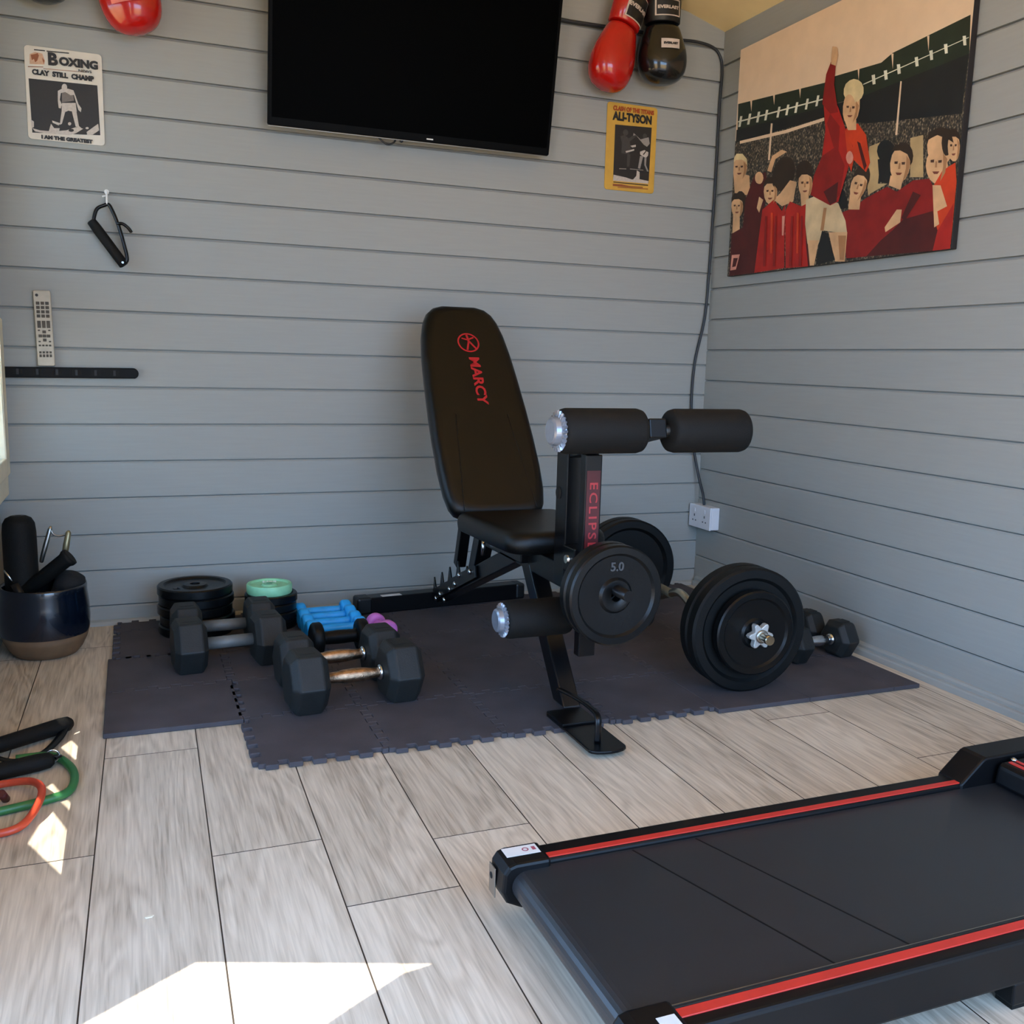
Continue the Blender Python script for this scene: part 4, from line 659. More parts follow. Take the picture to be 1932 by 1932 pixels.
for sx in (-1, 1):
    mb = MB(); mb.tube([Mb @ Vector((sx * (0.083 + 0.03 * t), 0.012 + 0.36 * (1 - t) * 0.9, 0.0003)) for t in [q / 10 for q in range(11)]][::-1], 0.0013, 6)
    obj('stitched_seam', mb, VINYL, bk_)
mb = MB()
# round emblem with a stylised running figure
R0, R1 = 0.036, 0.031
EC = Vector((0.004, 0.598))
for k in range(36):
    a0, a1 = 2 * PI * k / 36, 2 * PI * (k + 1) / 36
    mb.poly([Mb @ Vector((EC.x + rr * math.cos(a), EC.y + rr * math.sin(a), 0.0009)) for rr, a in ((R0, a0), (R0, a1), (R1, a1), (R1, a0))])
def stroke(a, b, w):
    a, b = Vector(a), Vector(b); n_ = Vector((-(b - a).y, (b - a).x)).normalized() * w / 2
    mb.poly([Mb @ Vector((EC.x + p.x, EC.y + p.y, 0.0009)) for p in (a + n_, a - n_, b - n_, b + n_)])
for a, b, w in (((-0.002, 0.030), (0.002, 0.004), 0.007), ((0.001, 0.010), (-0.020, 0.016), 0.005), ((0.001, 0.012), (0.020, 0.020), 0.005), ((0.002, 0.006), (-0.008, -0.028), 0.006), ((0.002, 0.006), (0.022, -0.022), 0.006)): stroke(a, b, w)
obj('round_emblem', mb, RED, bk_)
mb = MB(); text_mesh(mb, 'MARCY', 0.046, Mb @ basis((0.010, 0.458, 0.0011), (0, -1, 0), (1, 0, 0), (0, 0, 1)), 0.0002, 0.0012, 'CENTER', 1.12)
obj('lettering', mb, RED, bk_)
def seat_outline(ins):
    y0, y1 = -1.106 + ins, -0.715 - ins; w0, w1 = 0.138 - ins, 0.155 - ins; rr = 0.055; pts = []
    for sx, y, w, a0 in ((1, y1, w1, 0), (-1, y1, w1, 90), (-1, y0, w0, 180), (1, y0, w0, 270)):
        rc = 0.02 if y == y1 else rr
        cy = y - rc if y == y1 else y + rc
        for k in range(6):
            a = math.radians(a0 + 18 * k); pts.append((sx * (w - rc) + rc * math.cos(a), cy + rc * math.sin(a)))
    return pts
pad(seat_outline, (BX, 0, 0.452), (1, 0, 0), (0, 1, 0), (0, 0, 1), 0.056, 0.03, 'seat', VINYL)

def member(name, a, b, w, h, up=(0, 0, 1), m=BLK, parent=None, bev=0.003):
    mb = MB(); mb.bar(a, b, w, h, up); return obj(name, mb, m, parent or bn, bevel=bev)
st = member('rear_stabilizer', (-1.375, -0.125, 0.041), (-0.80, -0.062, 0.041), 0.055, 0.056)
for e0, e1 in (((-1.412, -0.129, 0.0418), (-1.360, -0.1235, 0.0418)), ((-0.815, -0.0635, 0.0413), (-0.778, -0.060, 0.0413))):
    member('end_cap', e0, e1, 0.062, 0.0585 if e0[0] < -1 else 0.0575, m=PLAST, parent=st, bev=0.008)
mb = MB(); mb.box(-0.035, 0.035, -0.012, 0.012, 0.0, 0.0006, Matrix.Translation((-1.288, -0.130, 0.0692)) @ Matrix.Rotation(math.radians(6.2), 4, 'Z')); obj('sticker', mb, WHITE, st)
mf = member('main_frame', (BX, -0.10, 0.050), (BX, -0.90, 0.372), 0.046, 0.052)
mb = MB(); mb.prism([(-0.905, 0.395), (-0.838, 0.395), (-1.128, ZM + 0.0144), (-1.195, ZM + 0.0144)], basis((BX, 0, 0), (0, 1, 0), (0, 0, 1), (1, 0, 0)), -0.024, 0.024); obj('front_leg', mb, BLK, bn, bevel=0.004)
member('seat_rail', (BX, -0.60, 0.352), (BX, -1.165, 0.352), 0.046, 0.060)
member('seat_bracket', (BX, -0.86, 0.34), (BX, -0.86, 0.405), 0.09, 0.16, up=(0, 1, 0))
member('back_support', (BX, -0.56, 0.405), (BX, -0.47, 0.20), 0.050, 0.048, up=(0, 1, 0))
# backrest carrier under the pad
M2 = Mb
mb = MB(); mb.box(-0.022, 0.022, -0.02, 0.60, -0.100, -0.0552, M2); obj('backrest_carrier', mb, BLK, bn, bevel=0.003)
member('adjusting_strut', tuple(M2 @ Vector((0, 0.28, -0.10))), (BX, -0.30, 0.20), 0.034, 0.034, up=(1, 0, 0))
# toothed ladder bracket: two saw-toothed plates along the spine
A = Vector((0, -0.10, 0.075)); B = Vector((0, -0.54, 0.255))
prof = [(-0.10, 0.055), (-0.115, 0.085)]
for k in range(4):
    y = -0.125 - k * 0.085; z = 0.098 + k * 0.036
    prof += [(y + 0.006, z + 0.024), (y - 0.014, z - 0.010), (y - 0.064, z + 0.008)]
prof += [(-0.50, 0.240), (-0.54, 0.250), (-0.55, 0.215), (-0.16, 0.055)]
for sx in (-1, 1):
    mb = MB(); x = BX + sx * 0.030
    mb.prism(prof, basis((x, 0, 0), (0, 1, 0), (0, 0, 1), (1, 0, 0)), -0.003, 0.003)
    lb = obj('ladder_plate', mb, BLK, bn, bevel=0.0008, seg=1)
    if sx < 0:
        for y, z in ((-0.15, 0.052), (-0.197, 0.078), (-0.245, 0.070), (-0.355, 0.150), (-0.395, 0.188), (-0.500, 0.222), (-0.30, 0.120)):
            mb = MB(); mb.lathe((x - 0.003, y, z), (-1, 0, 0), [(0, 0.009), (0.003, 0.0088), (0.006, 0.006), (0.007, 0.002)], 14); obj('bolt', mb, CHROME, lb)
mb = MB(); mb.cyl((BX - 0.034, -0.62, 0.343), (BX - 0.034, -0.615, 0.298), 0.006, 12); obj('chrome_pin', mb, CHROME, bn)
# front foot plate with a U handle
mb = MB()
fp = [(-1.155, -1.195), (-1.062, -1.195), (-1.062, -1.43)] + [(-1.1085 + 0.0465 * math.cos(a), -1.430 - 0.022 * math.sin(a)) for a in [PI * k / 8 for k in range(1, 8)]] + [(-1.155, -1.43)]
mb.prism(fp, Matrix.Translation((-0.015, 0, 0)), ZM + 0.0005, ZM + 0.0075); ft = obj('foot_plate', mb, BLK, bn, bevel=0.0015)
mb = MB(); mb.prism([(-1.155, -1.195), (-1.062, -1.195), (-1.062, -1.29), (-1.155, -1.29)], Matrix.Translation((-0.015, 0, 0)), ZM + 0.0076, ZM + 0.014); obj('foot_weld_plate', mb, BLK, ft, bevel=0.0015)
mb = MB(); mb.tube(smooth_path([(-1.124, -1.165, 0.066), (-1.124, -1.21, 0.072), (-1.125, -1.30, 0.081), (-1.127, -1.366, 0.082), (-1.129, -1.388, 0.077), (-1.131, -1.396, 0.062), (-1.132, -1.398, 0.0205)]), 0.006, 10, flat=(0.008, 0.0045)); obj('carry_handle', mb, BLK, bn)
# posts
rp = member('rear_post', (BX, -1.137, 0.325), (BX, -1.137, 0.668), 0.050, 0.062, up=(0, 1, 0))
mb = MB(); mb.lathe((BX - 0.0252, -1.125, 0.555), (-1, 0, 0), [(0, 0.016), (0.002, 0.015), (0.002, 0.001)], 16); obj('post_hole', mb, mat('hole_black', '#020202', 0.9), rp)
lv = member('lever_arm', (BX, -1.247, 0.178), (BX, -1.247, 0.662), 0.044, 0.028, up=(0, 1, 0))
mb = MB(); mb.box(BX - 0.0175, BX + 0.0175, -1.2618, -1.2612, 0.395, 0.625); obj('red_label', mb, mat('dark_red_label', '#4a0408', 0.5), lv)
mb = MB(); text_mesh(mb, 'ECLIPSE', 0.029, basis((BX, -1.2622, 0.519), (0, 0, -1), (1, 0, 0), (0, -1, 0)), 0.0002, 0.0004, 'CENTER', 1.3, 0.0, 1.28); obj('lettering', mb, mat('dull_red_print', '#a82a2e', 0.5), lv)
member('pivot_bracket', (BX, -1.17, 0.405), (BX, -1.235, 0.405), 0.060, 0.06)
mb = MB(); mb.cyl((BX - 0.036, -1.20, 0.405), (BX + 0.036, -1.20, 0.405), 0.010, 16); obj('pivot_bolt', mb, CHROME, bn)
member('upper_roller_arm', (BX, -1.10, 0.652), (BX, -1.545, 0.745), 0.040, 0.040)
def rollers(y, z, name, half, rad, gap, yaw=0.0):
    X = Vector((math.cos(yaw), math.sin(yaw), 0)); o = Vector((BX, y, z))
    mb = MB(); mb.cyl(o - X * (half - 0.004), o + X * (half - 0.004), 0.0125, 16); ax = obj(name, mb, STEEL, bn)
    for sx in (-1, 1):
        a = o + X * (sx * gap); L = half - gap - 0.006; r_ = rad
        mb = MB(); mb.lathe(a, X * sx, [(0, r_ * 0.55), (0.001, r_ * 0.80), (0.006, r_ * 0.94), (0.016, r_), (L - 0.012, r_), (L - 0.004, r_ * 0.95), (L, r_ * 0.80), (L, r_ * 0.3)], 36)
        obj('roller_pad', mb, FOAM, bn)
        # ribbed plastic end cap
        e = o + X * (sx * (half - 0.006)); mb = MB()
        A_, B_ = mb.frame(X * sx); N = 24
        rings = []
        for t, rr, rib in (((-0.002, 0.80, 0), (0.003, 0.92, 0.20), (0.007, 0.88, 0.20), (0.008, 0.64, 0.0), (0.018, 0.60, 0), (0.021, 0.50, 0)) if sx < 0 else ((-0.004, 0.80, 0), (-0.001, 0.80, 0), (0.001, 0.74, 0), (0.003, 0.60, 0))):
            ring = []
            for k in range(N * 2):
                q = rr * rad - (rib * rad if k % 2 else 0); an = 2 * PI * k / (N * 2)
                ring.append(e + X * (sx * t) + A_ * (q * math.cos(an)) + B_ * (q * math.sin(an)))
            rings.append(ring)
        mb.loft(rings, smooth=False); obj('roller_cap', mb, mat('grey_cap', '#8d929c', 0.3, 0.5), bn)
rollers(-1.530, 0.738, 'upper_roller_axle', 0.219, 0.0455, 0.030)
rollers(-1.205, 0.268, 'lower_roller_axle', 0.200, 0.0455, 0.024)
mb = MB(); mb.cyl((BX, -1.262, 0.372), (BX, -1.455, 0.372), 0.0125, 20); mb.lathe((BX, -1.262, 0.372), (0, -1, 0), [(0, 0.03), (0.010, 0.03), (0.012, 0.013)], 20); obj('weight_peg', mb, BLK, bn)

# ---------------------------------------------------------------- weight plates
PLATE = mat('black_plate', '#08090a', 0.34, spec=0.28, var=0.12, scale=40, bump=0.12, bscale=250)
PMARK = mat('plate_mark', '#3b3c3e', 0.4)
def plate(name, label, loc, rot, rad, t, hole=0.0155, m=PLATE, mark=None, group=None, lettermat=None, cat='weight plate'):
    """lying flat: base at z=0, axis z"""
    T = thing(name, label, cat, loc, rot, group)
    mb = MB()
    prof = [(t * 0.12, hole), (t * 0.12, hole), (t * 0.10, rad * 0.26), (t * 0.28, rad * 0.30), (t * 0.28, rad * 0.78), (0.0, rad * 0.84), (0.0, rad * 0.965), (t * 0.14, rad), (t * 0.86, rad), (t, rad * 0.965), (t, rad * 0.84), (t * 0.80, rad * 0.79), (t * 0.74, rad * 0.36), (t * 0.95, rad * 0.31), (t * 0.97, rad * 0.14), (t * 0.9, hole)]
    mb.lathe((0, 0, 0), (0, 0, 1), prof + [(t * 0.12, hole)], 56, cap=False)
    o = obj('disc', mb, m, T, local=True)
    for e in o.data.polygons: e.use_smooth = True
    md = o.modifiers.new('split', 'EDGE_SPLIT'); md.split_angle = math.radians(35)
    if mark:
        mb = MB(); text_mesh(mb, mark, rad * 0.24, Matrix.Translation((0, rad * 0.57, t * 0.82)), t * 0.06, rad * 0.006)
        obj('lettering', mb, lettermat or PMARK, T, local=True)
    return T
FRONT = RX(90)     # disc axis z -> -y (facing the camera)
pg = 'plates on the leg lever peg'
plate('weight_plate', 'black weight plate on bench peg, the outer one facing the camera', (BX, -1.372, 0.3595), FRONT, 0.115, 0.028, 0.013, mark='5.0', group=pg)
plate('weight_plate', 'black weight plate on bench peg, inner one behind the outer plate', (BX, -1.340, 0.3595), FRONT, 0.115, 0.028, 0.013, group=pg)
# stacks against the back wall
z = ZM; g = 'stacked black plates at the left'
for k, (dx, dy, lab) in enumerate(((0, 0, 'bottom black plate of left stack behind grey-handled dumbbells'), (0.004, -0.003, 'second lowest black plate of left stack by the wall'), (-0.003, 0.004, 'middle black plate of left stack by the wall'),
                                   (0.002, 0.003, 'second highest black plate of left stack by the wall'), (-0.002, 0.0, 'top black plate of left stack by the back wall'))):
    plate('weight_plate', lab, (-1.925 + dx, -0.185 + dy, z), RZ(30 * k), 0.112, 0.030, mark='5' if k == 4 else None, group=g); z += 0.0303
z = ZM; g = 'stacked small plates beside the blue dumbbells'
for k, lab in enumerate(('bottom small black plate of stack under green plate', 'second lowest small black plate of stack under green plate', 'third small black plate counted up in stack under green plate', 'small black plate directly under the mint green plate')):
    plate('weight_plate', lab, (-1.700 + 0.003 * (k % 2), -0.190, z), RZ(50 * k), 0.082, 0.027, group=g); z += 0.0273
GRN = mat('mint_plate', '#93d3a4', 0.5, var=0.12, scale=40); PALE = mat('pale_mint_print', '#dff0dc', 0.6)
plate('weight_plate', 'mint green weight plate on top of the small black stack', (-1.702, -0.190, z), RZ(-8), 0.071, 0.030, m=GRN, mark='2.5KG', group=g, lettermat=PALE)

# ---------------------------------------------------------------- curl barbell on the floor
az = math.radians(4); ax = Vector((-math.sin(az), -math.cos(az), 0)); sd = Vector((math.cos(az), -math.sin(az), 0))
FC = Vector((-0.586, -1.195, ZM + 0.1695)); LB = 0.80
bb = thing('curl_bar', 'chrome curl barbell lying on the mat loaded with black plates', 'barbell', (-0.55, -0.8, ZM))
mb = MB()
pts = []
for s, dz, ds in ((0.095, 0, 0), (0.02, 0, 0), (-0.10, 0, 0), (-0.17, 0.0, 0), (-0.25, -0.035, 0.004), (-0.31, -0.020, 0), (-0.40, 0.006, 0), (-0.49, -0.020, 0), (-0.55, -0.035, 0.004), (-0.63, 0, 0), (-0.70, 0, 0), (-LB - 0.02, 0, 0), (-LB - 0.12, 0, 0)):
    pts.append(FC + ax * s + Vector((0, 0, dz)) + sd * ds)
mb.tube(smooth_path(pts, 5), 0.0125, 16); obj('shaft', mb, mat('warm_chrome', '#c9c2ae', 0.25, 1.0), bb)
for s, sgn in ((-0.105, -1), (-LB + 0.075, 1)):
    mb = MB(); mb.lathe(FC + ax * s, ax * -sgn, [(0, 0.026), (0.012, 0.026), (0.013, 0.019), (0.03, 0.017)], 24); obj('inner_collar', mb, CHROME, bb)
for s0 in (-0.30, -0.50):
    mb = MB(); mb.lathe(FC + ax * (s0 + 0.045) + Vector((0, 0, -0.010)), -ax, [(0, 0.0135), (0.001, 0.0142), (0.08, 0.0142), (0.081, 0.0135)], 20); obj('knurled_grip', mb, mat('knurl', '#8f8a78', 0.5, 0.9, bump=0.6, bscale=900), bb)
Rf = basis((0, 0, 0), sd, (0, 0, 1), ax).to_3x3()
Rb = basis((0, 0, 0), -sd, (0, 0, 1), -ax).to_3x3()
pg = 'plates loaded on the curl barbell'
plate('weight_plate', 'large black plate on near end of curl barbell', FC - ax * 0.038, Rf, 0.1695, 0.038, 0.0135, m=RUB, group=pg)
plate('weight_plate', 'large black plate behind the outermost large one, near barbell end', FC - ax * 0.078, Rf, 0.1695, 0.038, 0.0135, m=RUB, group=pg)
plate('weight_plate', 'small black plate behind silver star collar on barbell', FC + ax * 0.001, Rf, 0.114, 0.028, 0.0135, group=pg)
FE = FC - ax * LB
plate('weight_plate', 'large black plate on far end of curl barbell, behind the bench lever', FE + ax * 0.030, Rb, 0.1695, 0.038, 0.0135, m=RUB, group=pg)
plate('weight_plate', 'large black plate at the far barbell end nearest the back wall', FE - ax * 0.010, Rb, 0.1695, 0.038, 0.0135, m=RUB, group=pg)
def star(label, o, d, rot):
    t = thing('star_collar', label, 'barbell collar', o, rot, 'star collars on the curl barbell')
    mb = MB(); pts = []
    for k in range(36):
        a = 2 * PI * k / 36; q = 0.029 + 0.0075 * math.cos(6 * a); pts.append((q * math.cos(a), q * math.sin(a)))
    mb.prism(pts, Matrix(), 0.006, 0.024); obj('star_nut', mb, mat('cast_grey_metal', '#b9b7b2', 0.5, 0.5), t, local=True, bevel=0.002)
    mb = MB(); mb.lathe((0, 0, 0), (0, 0, 1), [(0, 0.022), (0.006, 0.022)], 24); obj('rubber_washer', mb, RUB, t, local=True)
    mb = MB(); mb.lathe((0, 0, 0.024), (0, 0, 1), [(0, 0.017), (0.004, 0.018), (0.006, 0.0135)], 24); obj('hub', mb, STEEL, t, local=True)
star('silver star collar on the near end of curl barbell', FC + ax * 0.030, ax, Rf)
star('silver star collar on the far barbell end by the back wall', FE - ax * 0.049, -ax, Rb)

# ---------------------------------------------------------------- dumbbells
HEX = mat('grey_black_hex_rubber', '#222322', 0.55, spec=0.3, var=0.12, scale=30, bump=0.25, bscale=350)
GRIP = mat('grey_handle', '#6e6e6b', 0.5, 0.2, bump=0.3, bscale=900)
COPPER = mat('coppery_chrome', '#b39478', 0.3, 1.0, var=0.45, scale=70, bump=0.6, bscale=500)
def hex_dumbbell(name, label, loc, rot, L, h, hl, hr, handle, group, collar=None, cham=0.014, contour=False):
    """axis along local x, resting on a flat at z=0"""
    T = thing(name, label, 'dumbbell', loc, rot, group); R = h / math.sqrt(3); zc = h / 2
    for sx in (-1, 1):
        mb = MB(); rings = []
        xo = L / 2
        for dx, s in ((0, 0.74), (cham, 1.0), (hl - cham, 1.0), (hl, 0.76)):
            x = sx * (xo - dx)
            rings.append([(x, s * R * math.cos(PI * k / 3), zc + s * R * math.sin(PI * k / 3)) for k in range(6)])
        mb.loft(rings, smooth=False); hd = obj('head', mb, HEX, T, local=True, bevel=0.004)
        mb = MB(); x = sx * (xo - hl / 2); mb.box(x - 0.020, x + 0.020, -0.016, 0.016, h + 0.0002, h + 0.0012); 
        obj('embossed_panel', mb, HEX, hd, local=True, bevel=0.0004, seg=1)
        if collar:
            mb = MB(); mb.lathe((sx * (xo - hl + 0.001), 0, zc), (-sx, 0, 0), [(0, hr * 1.25), (0.008, hr * 1.25), (0.012, hr * 0.95)], 24); obj('collar', mb, collar, T, local=True)
    n = L / 2 - hl + 0.002; mb = MB()
    if contour: prof = [(0, hr * 0.82), (n * 0.45, hr * 0.9), (n * 0.6, hr * 1.06), (n, hr * 1.16), (n * 1.4, hr * 1.06), (n * 1.55, hr * 0.9), (2 * n, hr * 0.82)]
    else: prof = [(0, hr), (2 * n, hr)]
    mb.lathe((-n, 0, zc), (1, 0, 0), prof, 24); obj('handle', mb, handle, T, local=True)
    return T
gl = 'hex dumbbells on the left of the mat'
hex_dumbbell('hex_dumbbell', 'front grey-handled hex dumbbell on the left of mat', (-1.862, -0.572, ZM), RZ(5), 0.300, 0.140, 0.086, 0.017, GRIP, gl)
hex_dumbbell('hex_dumbbell', 'rear grey-handled hex dumbbell touching the black plate stack', (-1.862, -0.395, ZM), RZ(3), 0.290, 0.138, 0.082, 0.017, GRIP, gl)
gm = 'hex dumbbells with coppery handles'
hex_dumbbell('hex_dumbbell', 'front black hex dumbbell with coppery chrome handle', (-1.598, -0.965, ZM), RZ(4), 0.335, 0.146, 0.094, 0.0155, COPPER, gm, CHROME, 0.018, True)
hex_dumbbell('hex_dumbbell', 'black hex dumbbell with coppery chrome handle, behind its front twin', (-1.602, -0.790, ZM), RZ(4), 0.325, 0.140, 0.090, 0.0155, COPPER, gm, CHROME, 0.018, True)
gf = 'hex dumbbells against the right wall'
hex_dumbbell('hex_dumbbell', 'black hex dumbbell nearest the camera against the right wall', (-0.197, -1.000, ZM), RZ(4), 0.245, 0.106, 0.070, 0.0140, CHROME, gf, CHROME, 0.016, True)
hex_dumbbell('hex_dumbbell', 'black hex dumbbell behind the barbell plates at right wall', (-0.215, -0.870, ZM), RZ(4), 0.250, 0.106, 0.070, 0.0140, CHROME, gf, CHROME, 0.016, True)
def small_dumbbell(name, label, loc, rot, L, hr, r_, hl, m, group, n=8):
    T = thing(name, label, 'dumbbell', loc, rot, group)
    for sx in (-1, 1):
        mb = MB(); mb.lathe((sx * L / 2, 0, hr * math.cos(PI / n) if n < 12 else hr), (-sx, 0, 0), [(0, hr * 0.72), (0.004, hr * 0.92), (0.009, hr), (hl - 0.008, hr), (hl - 0.003, hr * 0.9), (hl, hr * 0.7)], n if n >= 12 else 24)
        obj('head', mb, m, T, local=True)
    mb = MB(); mb.lathe((-L / 2 + hl - 0.003, 0, hr), (1, 0, 0), [(0, r_ * 1.2), (0.01, r_), ((L - 2 * hl) / 2, r_ * 1.08), (L - 2 * hl - 0.004, r_), (L - 2 * hl + 0.006, r_ * 1.2)], 20); obj('handle', mb, m, T, local=True)
    return T
BLUE = mat('bright_blue_vinyl', '#25a9f2', 0.45, var=0.08); PINK = mat('pink_vinyl', '#d676c4', 0.5, var=0.08)
gb = 'blue dumbbells in a row'
for k, (y, lab) in enumerate(((-0.398, 'bright blue dumbbell at front of the row of four'), (-0.326, 'second bright blue dumbbell counted from the front of the row'), (-0.254, 'third bright blue dumbbell counted from the front of the row'), (-0.182, 'bright blue dumbbell at back of row, nearest wall'))):
    small_dumbbell('vinyl_dumbbell', lab, (-1.530, y, ZM), RZ(3 - 2 * (k % 2)), 0.185, 0.0335, 0.0130, 0.036, BLUE, gb)
small_dumbbell('vinyl_dumbbell', 'small pink dumbbell poking up behind coppery-handled dumbbells', (-1.388, -0.40, ZM), RZ(-80), 0.125, 0.031, 0.012, 0.034, PINK, None)
small_dumbbell('round_dumbbell', 'black round-headed dumbbell between blue dumbbells and coppery-handled dumbbells', (-1.548, -0.540, ZM), RZ(3), 0.170, 0.048, 0.019, 0.036, RUB, None, 24)

# ---------------------------------------------------------------- treadmill
tm = thing('treadmill', 'low black walking treadmill with red side stripes in the lower right', 'treadmill', (-0.9, -2.16, 0))
SATIN = mat('treadmill_black', '#08080a', 0.42, spec=0.25, var=0.08); STRIPE = mat('red_stripe', '#c23026', 0.42, var=0.06)
BELT = mat('treadmill_belt', '#25272a', 0.32, var=0.06, scale=20, bump=0.05, bscale=1200)
YF_, YN_ = -1.937, -2.392; XE, XH = -1.592, -0.02
mb = MB()
prof = []
for k in range(13):
    a = PI / 2 + PI * k / 12; prof.append((-1.553 + 0.024 * math.cos(a), 0.078 + 0.024 * math.sin(a)))
prof += [(-0.20, 0.054), (-0.20, 0.102)]
mb.loft([[(x, -1.986, z) for x, z in prof], [(x, -2.346, z) for x, z in prof]], smooth=False); bl = obj('belt', mb, BELT, tm)
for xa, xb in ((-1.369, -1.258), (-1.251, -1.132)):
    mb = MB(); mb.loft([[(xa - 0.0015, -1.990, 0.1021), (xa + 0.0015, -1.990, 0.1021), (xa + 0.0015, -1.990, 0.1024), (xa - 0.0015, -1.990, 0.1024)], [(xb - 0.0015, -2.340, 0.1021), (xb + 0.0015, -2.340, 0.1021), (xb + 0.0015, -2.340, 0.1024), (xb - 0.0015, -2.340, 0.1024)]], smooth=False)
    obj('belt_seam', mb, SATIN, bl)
mb = MB(); mb.box(-1.50, -0.25, -2.340, -1.992, 0.062, 0.090); obj('deck', mb, SATIN, tm)
for nm, ya, yb, red0, red1 in (('far', -1.985, YF_, -1.982, -1.968), ('near', YN_, -2.349, -2.373, -2.357)):
    mb = MB(); mb.prism(rrect(ya, yb, 0.040, 0.110, 0.006, 3), basis((0, 0, 0), (0, 1, 0), (0, 0, 1), (1, 0, 0)), -1.530, -0.05)
    rl_ = obj('side_rail', mb, SATIN, tm)
    mb = MB(); mb.box(-1.520, -0.66 if nm == 'far' else -0.30, red0, red1, 0.1095, 0.1118); obj('red_stripe', mb, STRIPE, rl_, bevel=0.0008, seg=1)
    if nm == 'near':
        mb = MB(); mb.box(-1.520, -0.30, -2.3505, -2.349, 0.1095, 0.1112); obj('grey_edge', mb, STEEL, rl_)
    # end cap
    yo, yi = (YF_ + 0.003, -1.993) if nm == 'far' else (YN_ - 0.003, -2.341)
    pr = [(-1.592, 0.070), (-1.590, 0.100), (-1.582, 0.111), (-1.570, 0.1145), (-1.512, 0.1145), (-1.512, 0.040), (-1.560, 0.040), (-1.584, 0.052)]
    mb = MB(); mb.prism(pr, basis((0, 0, 0), (1, 0, 0), (0, 0, 1), (0, -1, 0)), min(-yo, -yi), max(-yo, -yi)); ec = obj('end_cap', mb, SATIN, tm, bevel=0.005)
    ym = (yo + yi) / 2
    mb = MB(); mb.box(-1.577 if nm == 'far' else -1.545, -1.520, ym - (0.0055 if nm == 'far' else 0.022), ym + (0.0215 if nm == 'far' else 0.0), 0.1146, 0.1150); stk = obj('sticker', mb, WHITE, ec)
    if nm == 'far':
        mb = MB(); mb.lathe((-1.541, ym + 0.009, 0.1151), (0, 0, 1), [(0, 0.0055), (0.0002, 0.0055), (0.0002, 0.0035), (0, 0.0035)], 20, cap=False); 
        mb.box(-1.530, -1.524, ym + 0.004, ym + 0.014, 0.1151, 0.1153); obj('red_mark', mb, mat('dull_red_mark', '#a04a5a', 0.6), stk)
    mb = MB(); mb.box(-1.5945, -1.5925, yo - (0.004 if nm == 'far' else -0.030), yo - (0.030 if nm == 'far' else -0.004), 0.048, 0.096); br = obj('adjuster_bracket', mb, STEEL, ec, bevel=0.0008)
    mb = MB(); mb.lathe((-1.5946, yo - (0.014 if nm == 'far' else -0.014), 0.078), (-1, 0, 0), [(0, 0.0055), (0.0006, 0.005), (0.0006, 0.001)], 14); obj('bolt_hole', mb, SLOT, br)
for xx in (-0.965, -0.25):
    for yy in (-2.372, -1.962):
        mb = MB(); mb.box(xx - 0.021, xx + 0.021, yy - 0.016, yy + 0.016, 0.006, 0.041); lg = obj('foot', mb, SATIN, tm, bevel=0.003)
        mb = MB(); mb.box(xx - 0.019, xx + 0.019, yy - 0.014, yy + 0.014, 0.0, 0.0062); obj('rubber_pad', mb, RUB, lg)
for xx in (-1.50,):
    for yy in (-2.372, -1.962):
        mb = MB(); mb.cyl((xx, yy, 0.0), (xx, yy, 0.042), 0.012, 16); obj('rear_foot', mb, RUB, tm)
for ya, yb in ((-1.988, -1.930), (-2.398, -2.346)):
    pr = [(-0.672, 0.1105), (-0.622, 0.153), (-0.614, 0.156), (-0.02, 0.164), (-0.02, 0.06), (-0.672, 0.06)] if ya > -2.2 else [(-0.42, 0.1105), (-0.37, 0.158), (-0.362, 0.161), (-0.02, 0.172), (-0.02, 0.06), (-0.42, 0.06)]
    mb = MB(); mb.prism(pr, basis((0, 0, 0), (1, 0, 0), (0, 0, 1), (0, -1, 0)), -yb, -ya); obj('side_cover', mb, SATIN, tm, bevel=0.004)
mb = MB(); pr = [(-0.600, 0.106), (-0.594, 0.143), (-0.585, 0.148), (-0.02, 0.166), (-0.02, 0.106)]
mb.prism(pr, basis((0, 0, 0), (1, 0, 0), (0, 0, 1), (0, -1, 0)), 1.995, 2.340); mc = obj('motor_cover', mb, SATIN, tm, bevel=0.006)
mb = MB(); mb.box(-0.578, -0.570, -2.33, -2.005, 0.1482, 0.1502); mb.box(-0.562, -0.556, -2.33, -2.005, 0.1485, 0.1505); obj('red_trim', mb, STRIPE, mc)
mb = MB(); mb.lathe((-0.560, -2.001, 0.149), (0, 0, 1), [(0, 0.006), (0.003, 0.0055), (0.005, 0.002)], 14); obj('screw', mb, CHROME, mc)

# ---------------------------------------------------------------- planter with gear
pt = thing('plant_pot', 'dark blue glazed pot with bare brown base, filled with exercise gear, left corner', 'pot', (-2.345, -0.262, 0))
POTM = bpy.data.materials.new('blue_glaze'); 
mb = MB(); c = (-2.345, -0.262, 0)
ext = [(0.0, 0.075), (0.003, 0.084), (0.02, 0.098), (0.045, 0.110), (0.065, 0.116)]
ext2 = [(0.0652, 0.1165), (0.075, 0.119), (0.11, 0.121), (0.15, 0.119), (0.185, 0.115), (0.200, 0.1155), (0.205, 0.114), (0.205, 0.108), (0.198, 0.1055), (0.15, 0.108), (0.03, 0.095), (0.02, 0.001)]
GL = mat('blue_glaze_coat', '#08101c', 0.2, var=0.35, scale=14, coat=0.5); CLAY = mat('brown_clay', '#6b5138', 0.75, var=0.12, scale=20)
mb.lathe(c, (0, 0, 1), ext2, 48, cap=False); obj('glazed_body', mb, GL, pt)
mb = MB(); mb.lathe(c, (0, 0, 1), ext, 48); obj('clay_base', mb, CLAY, pt)
del POTM
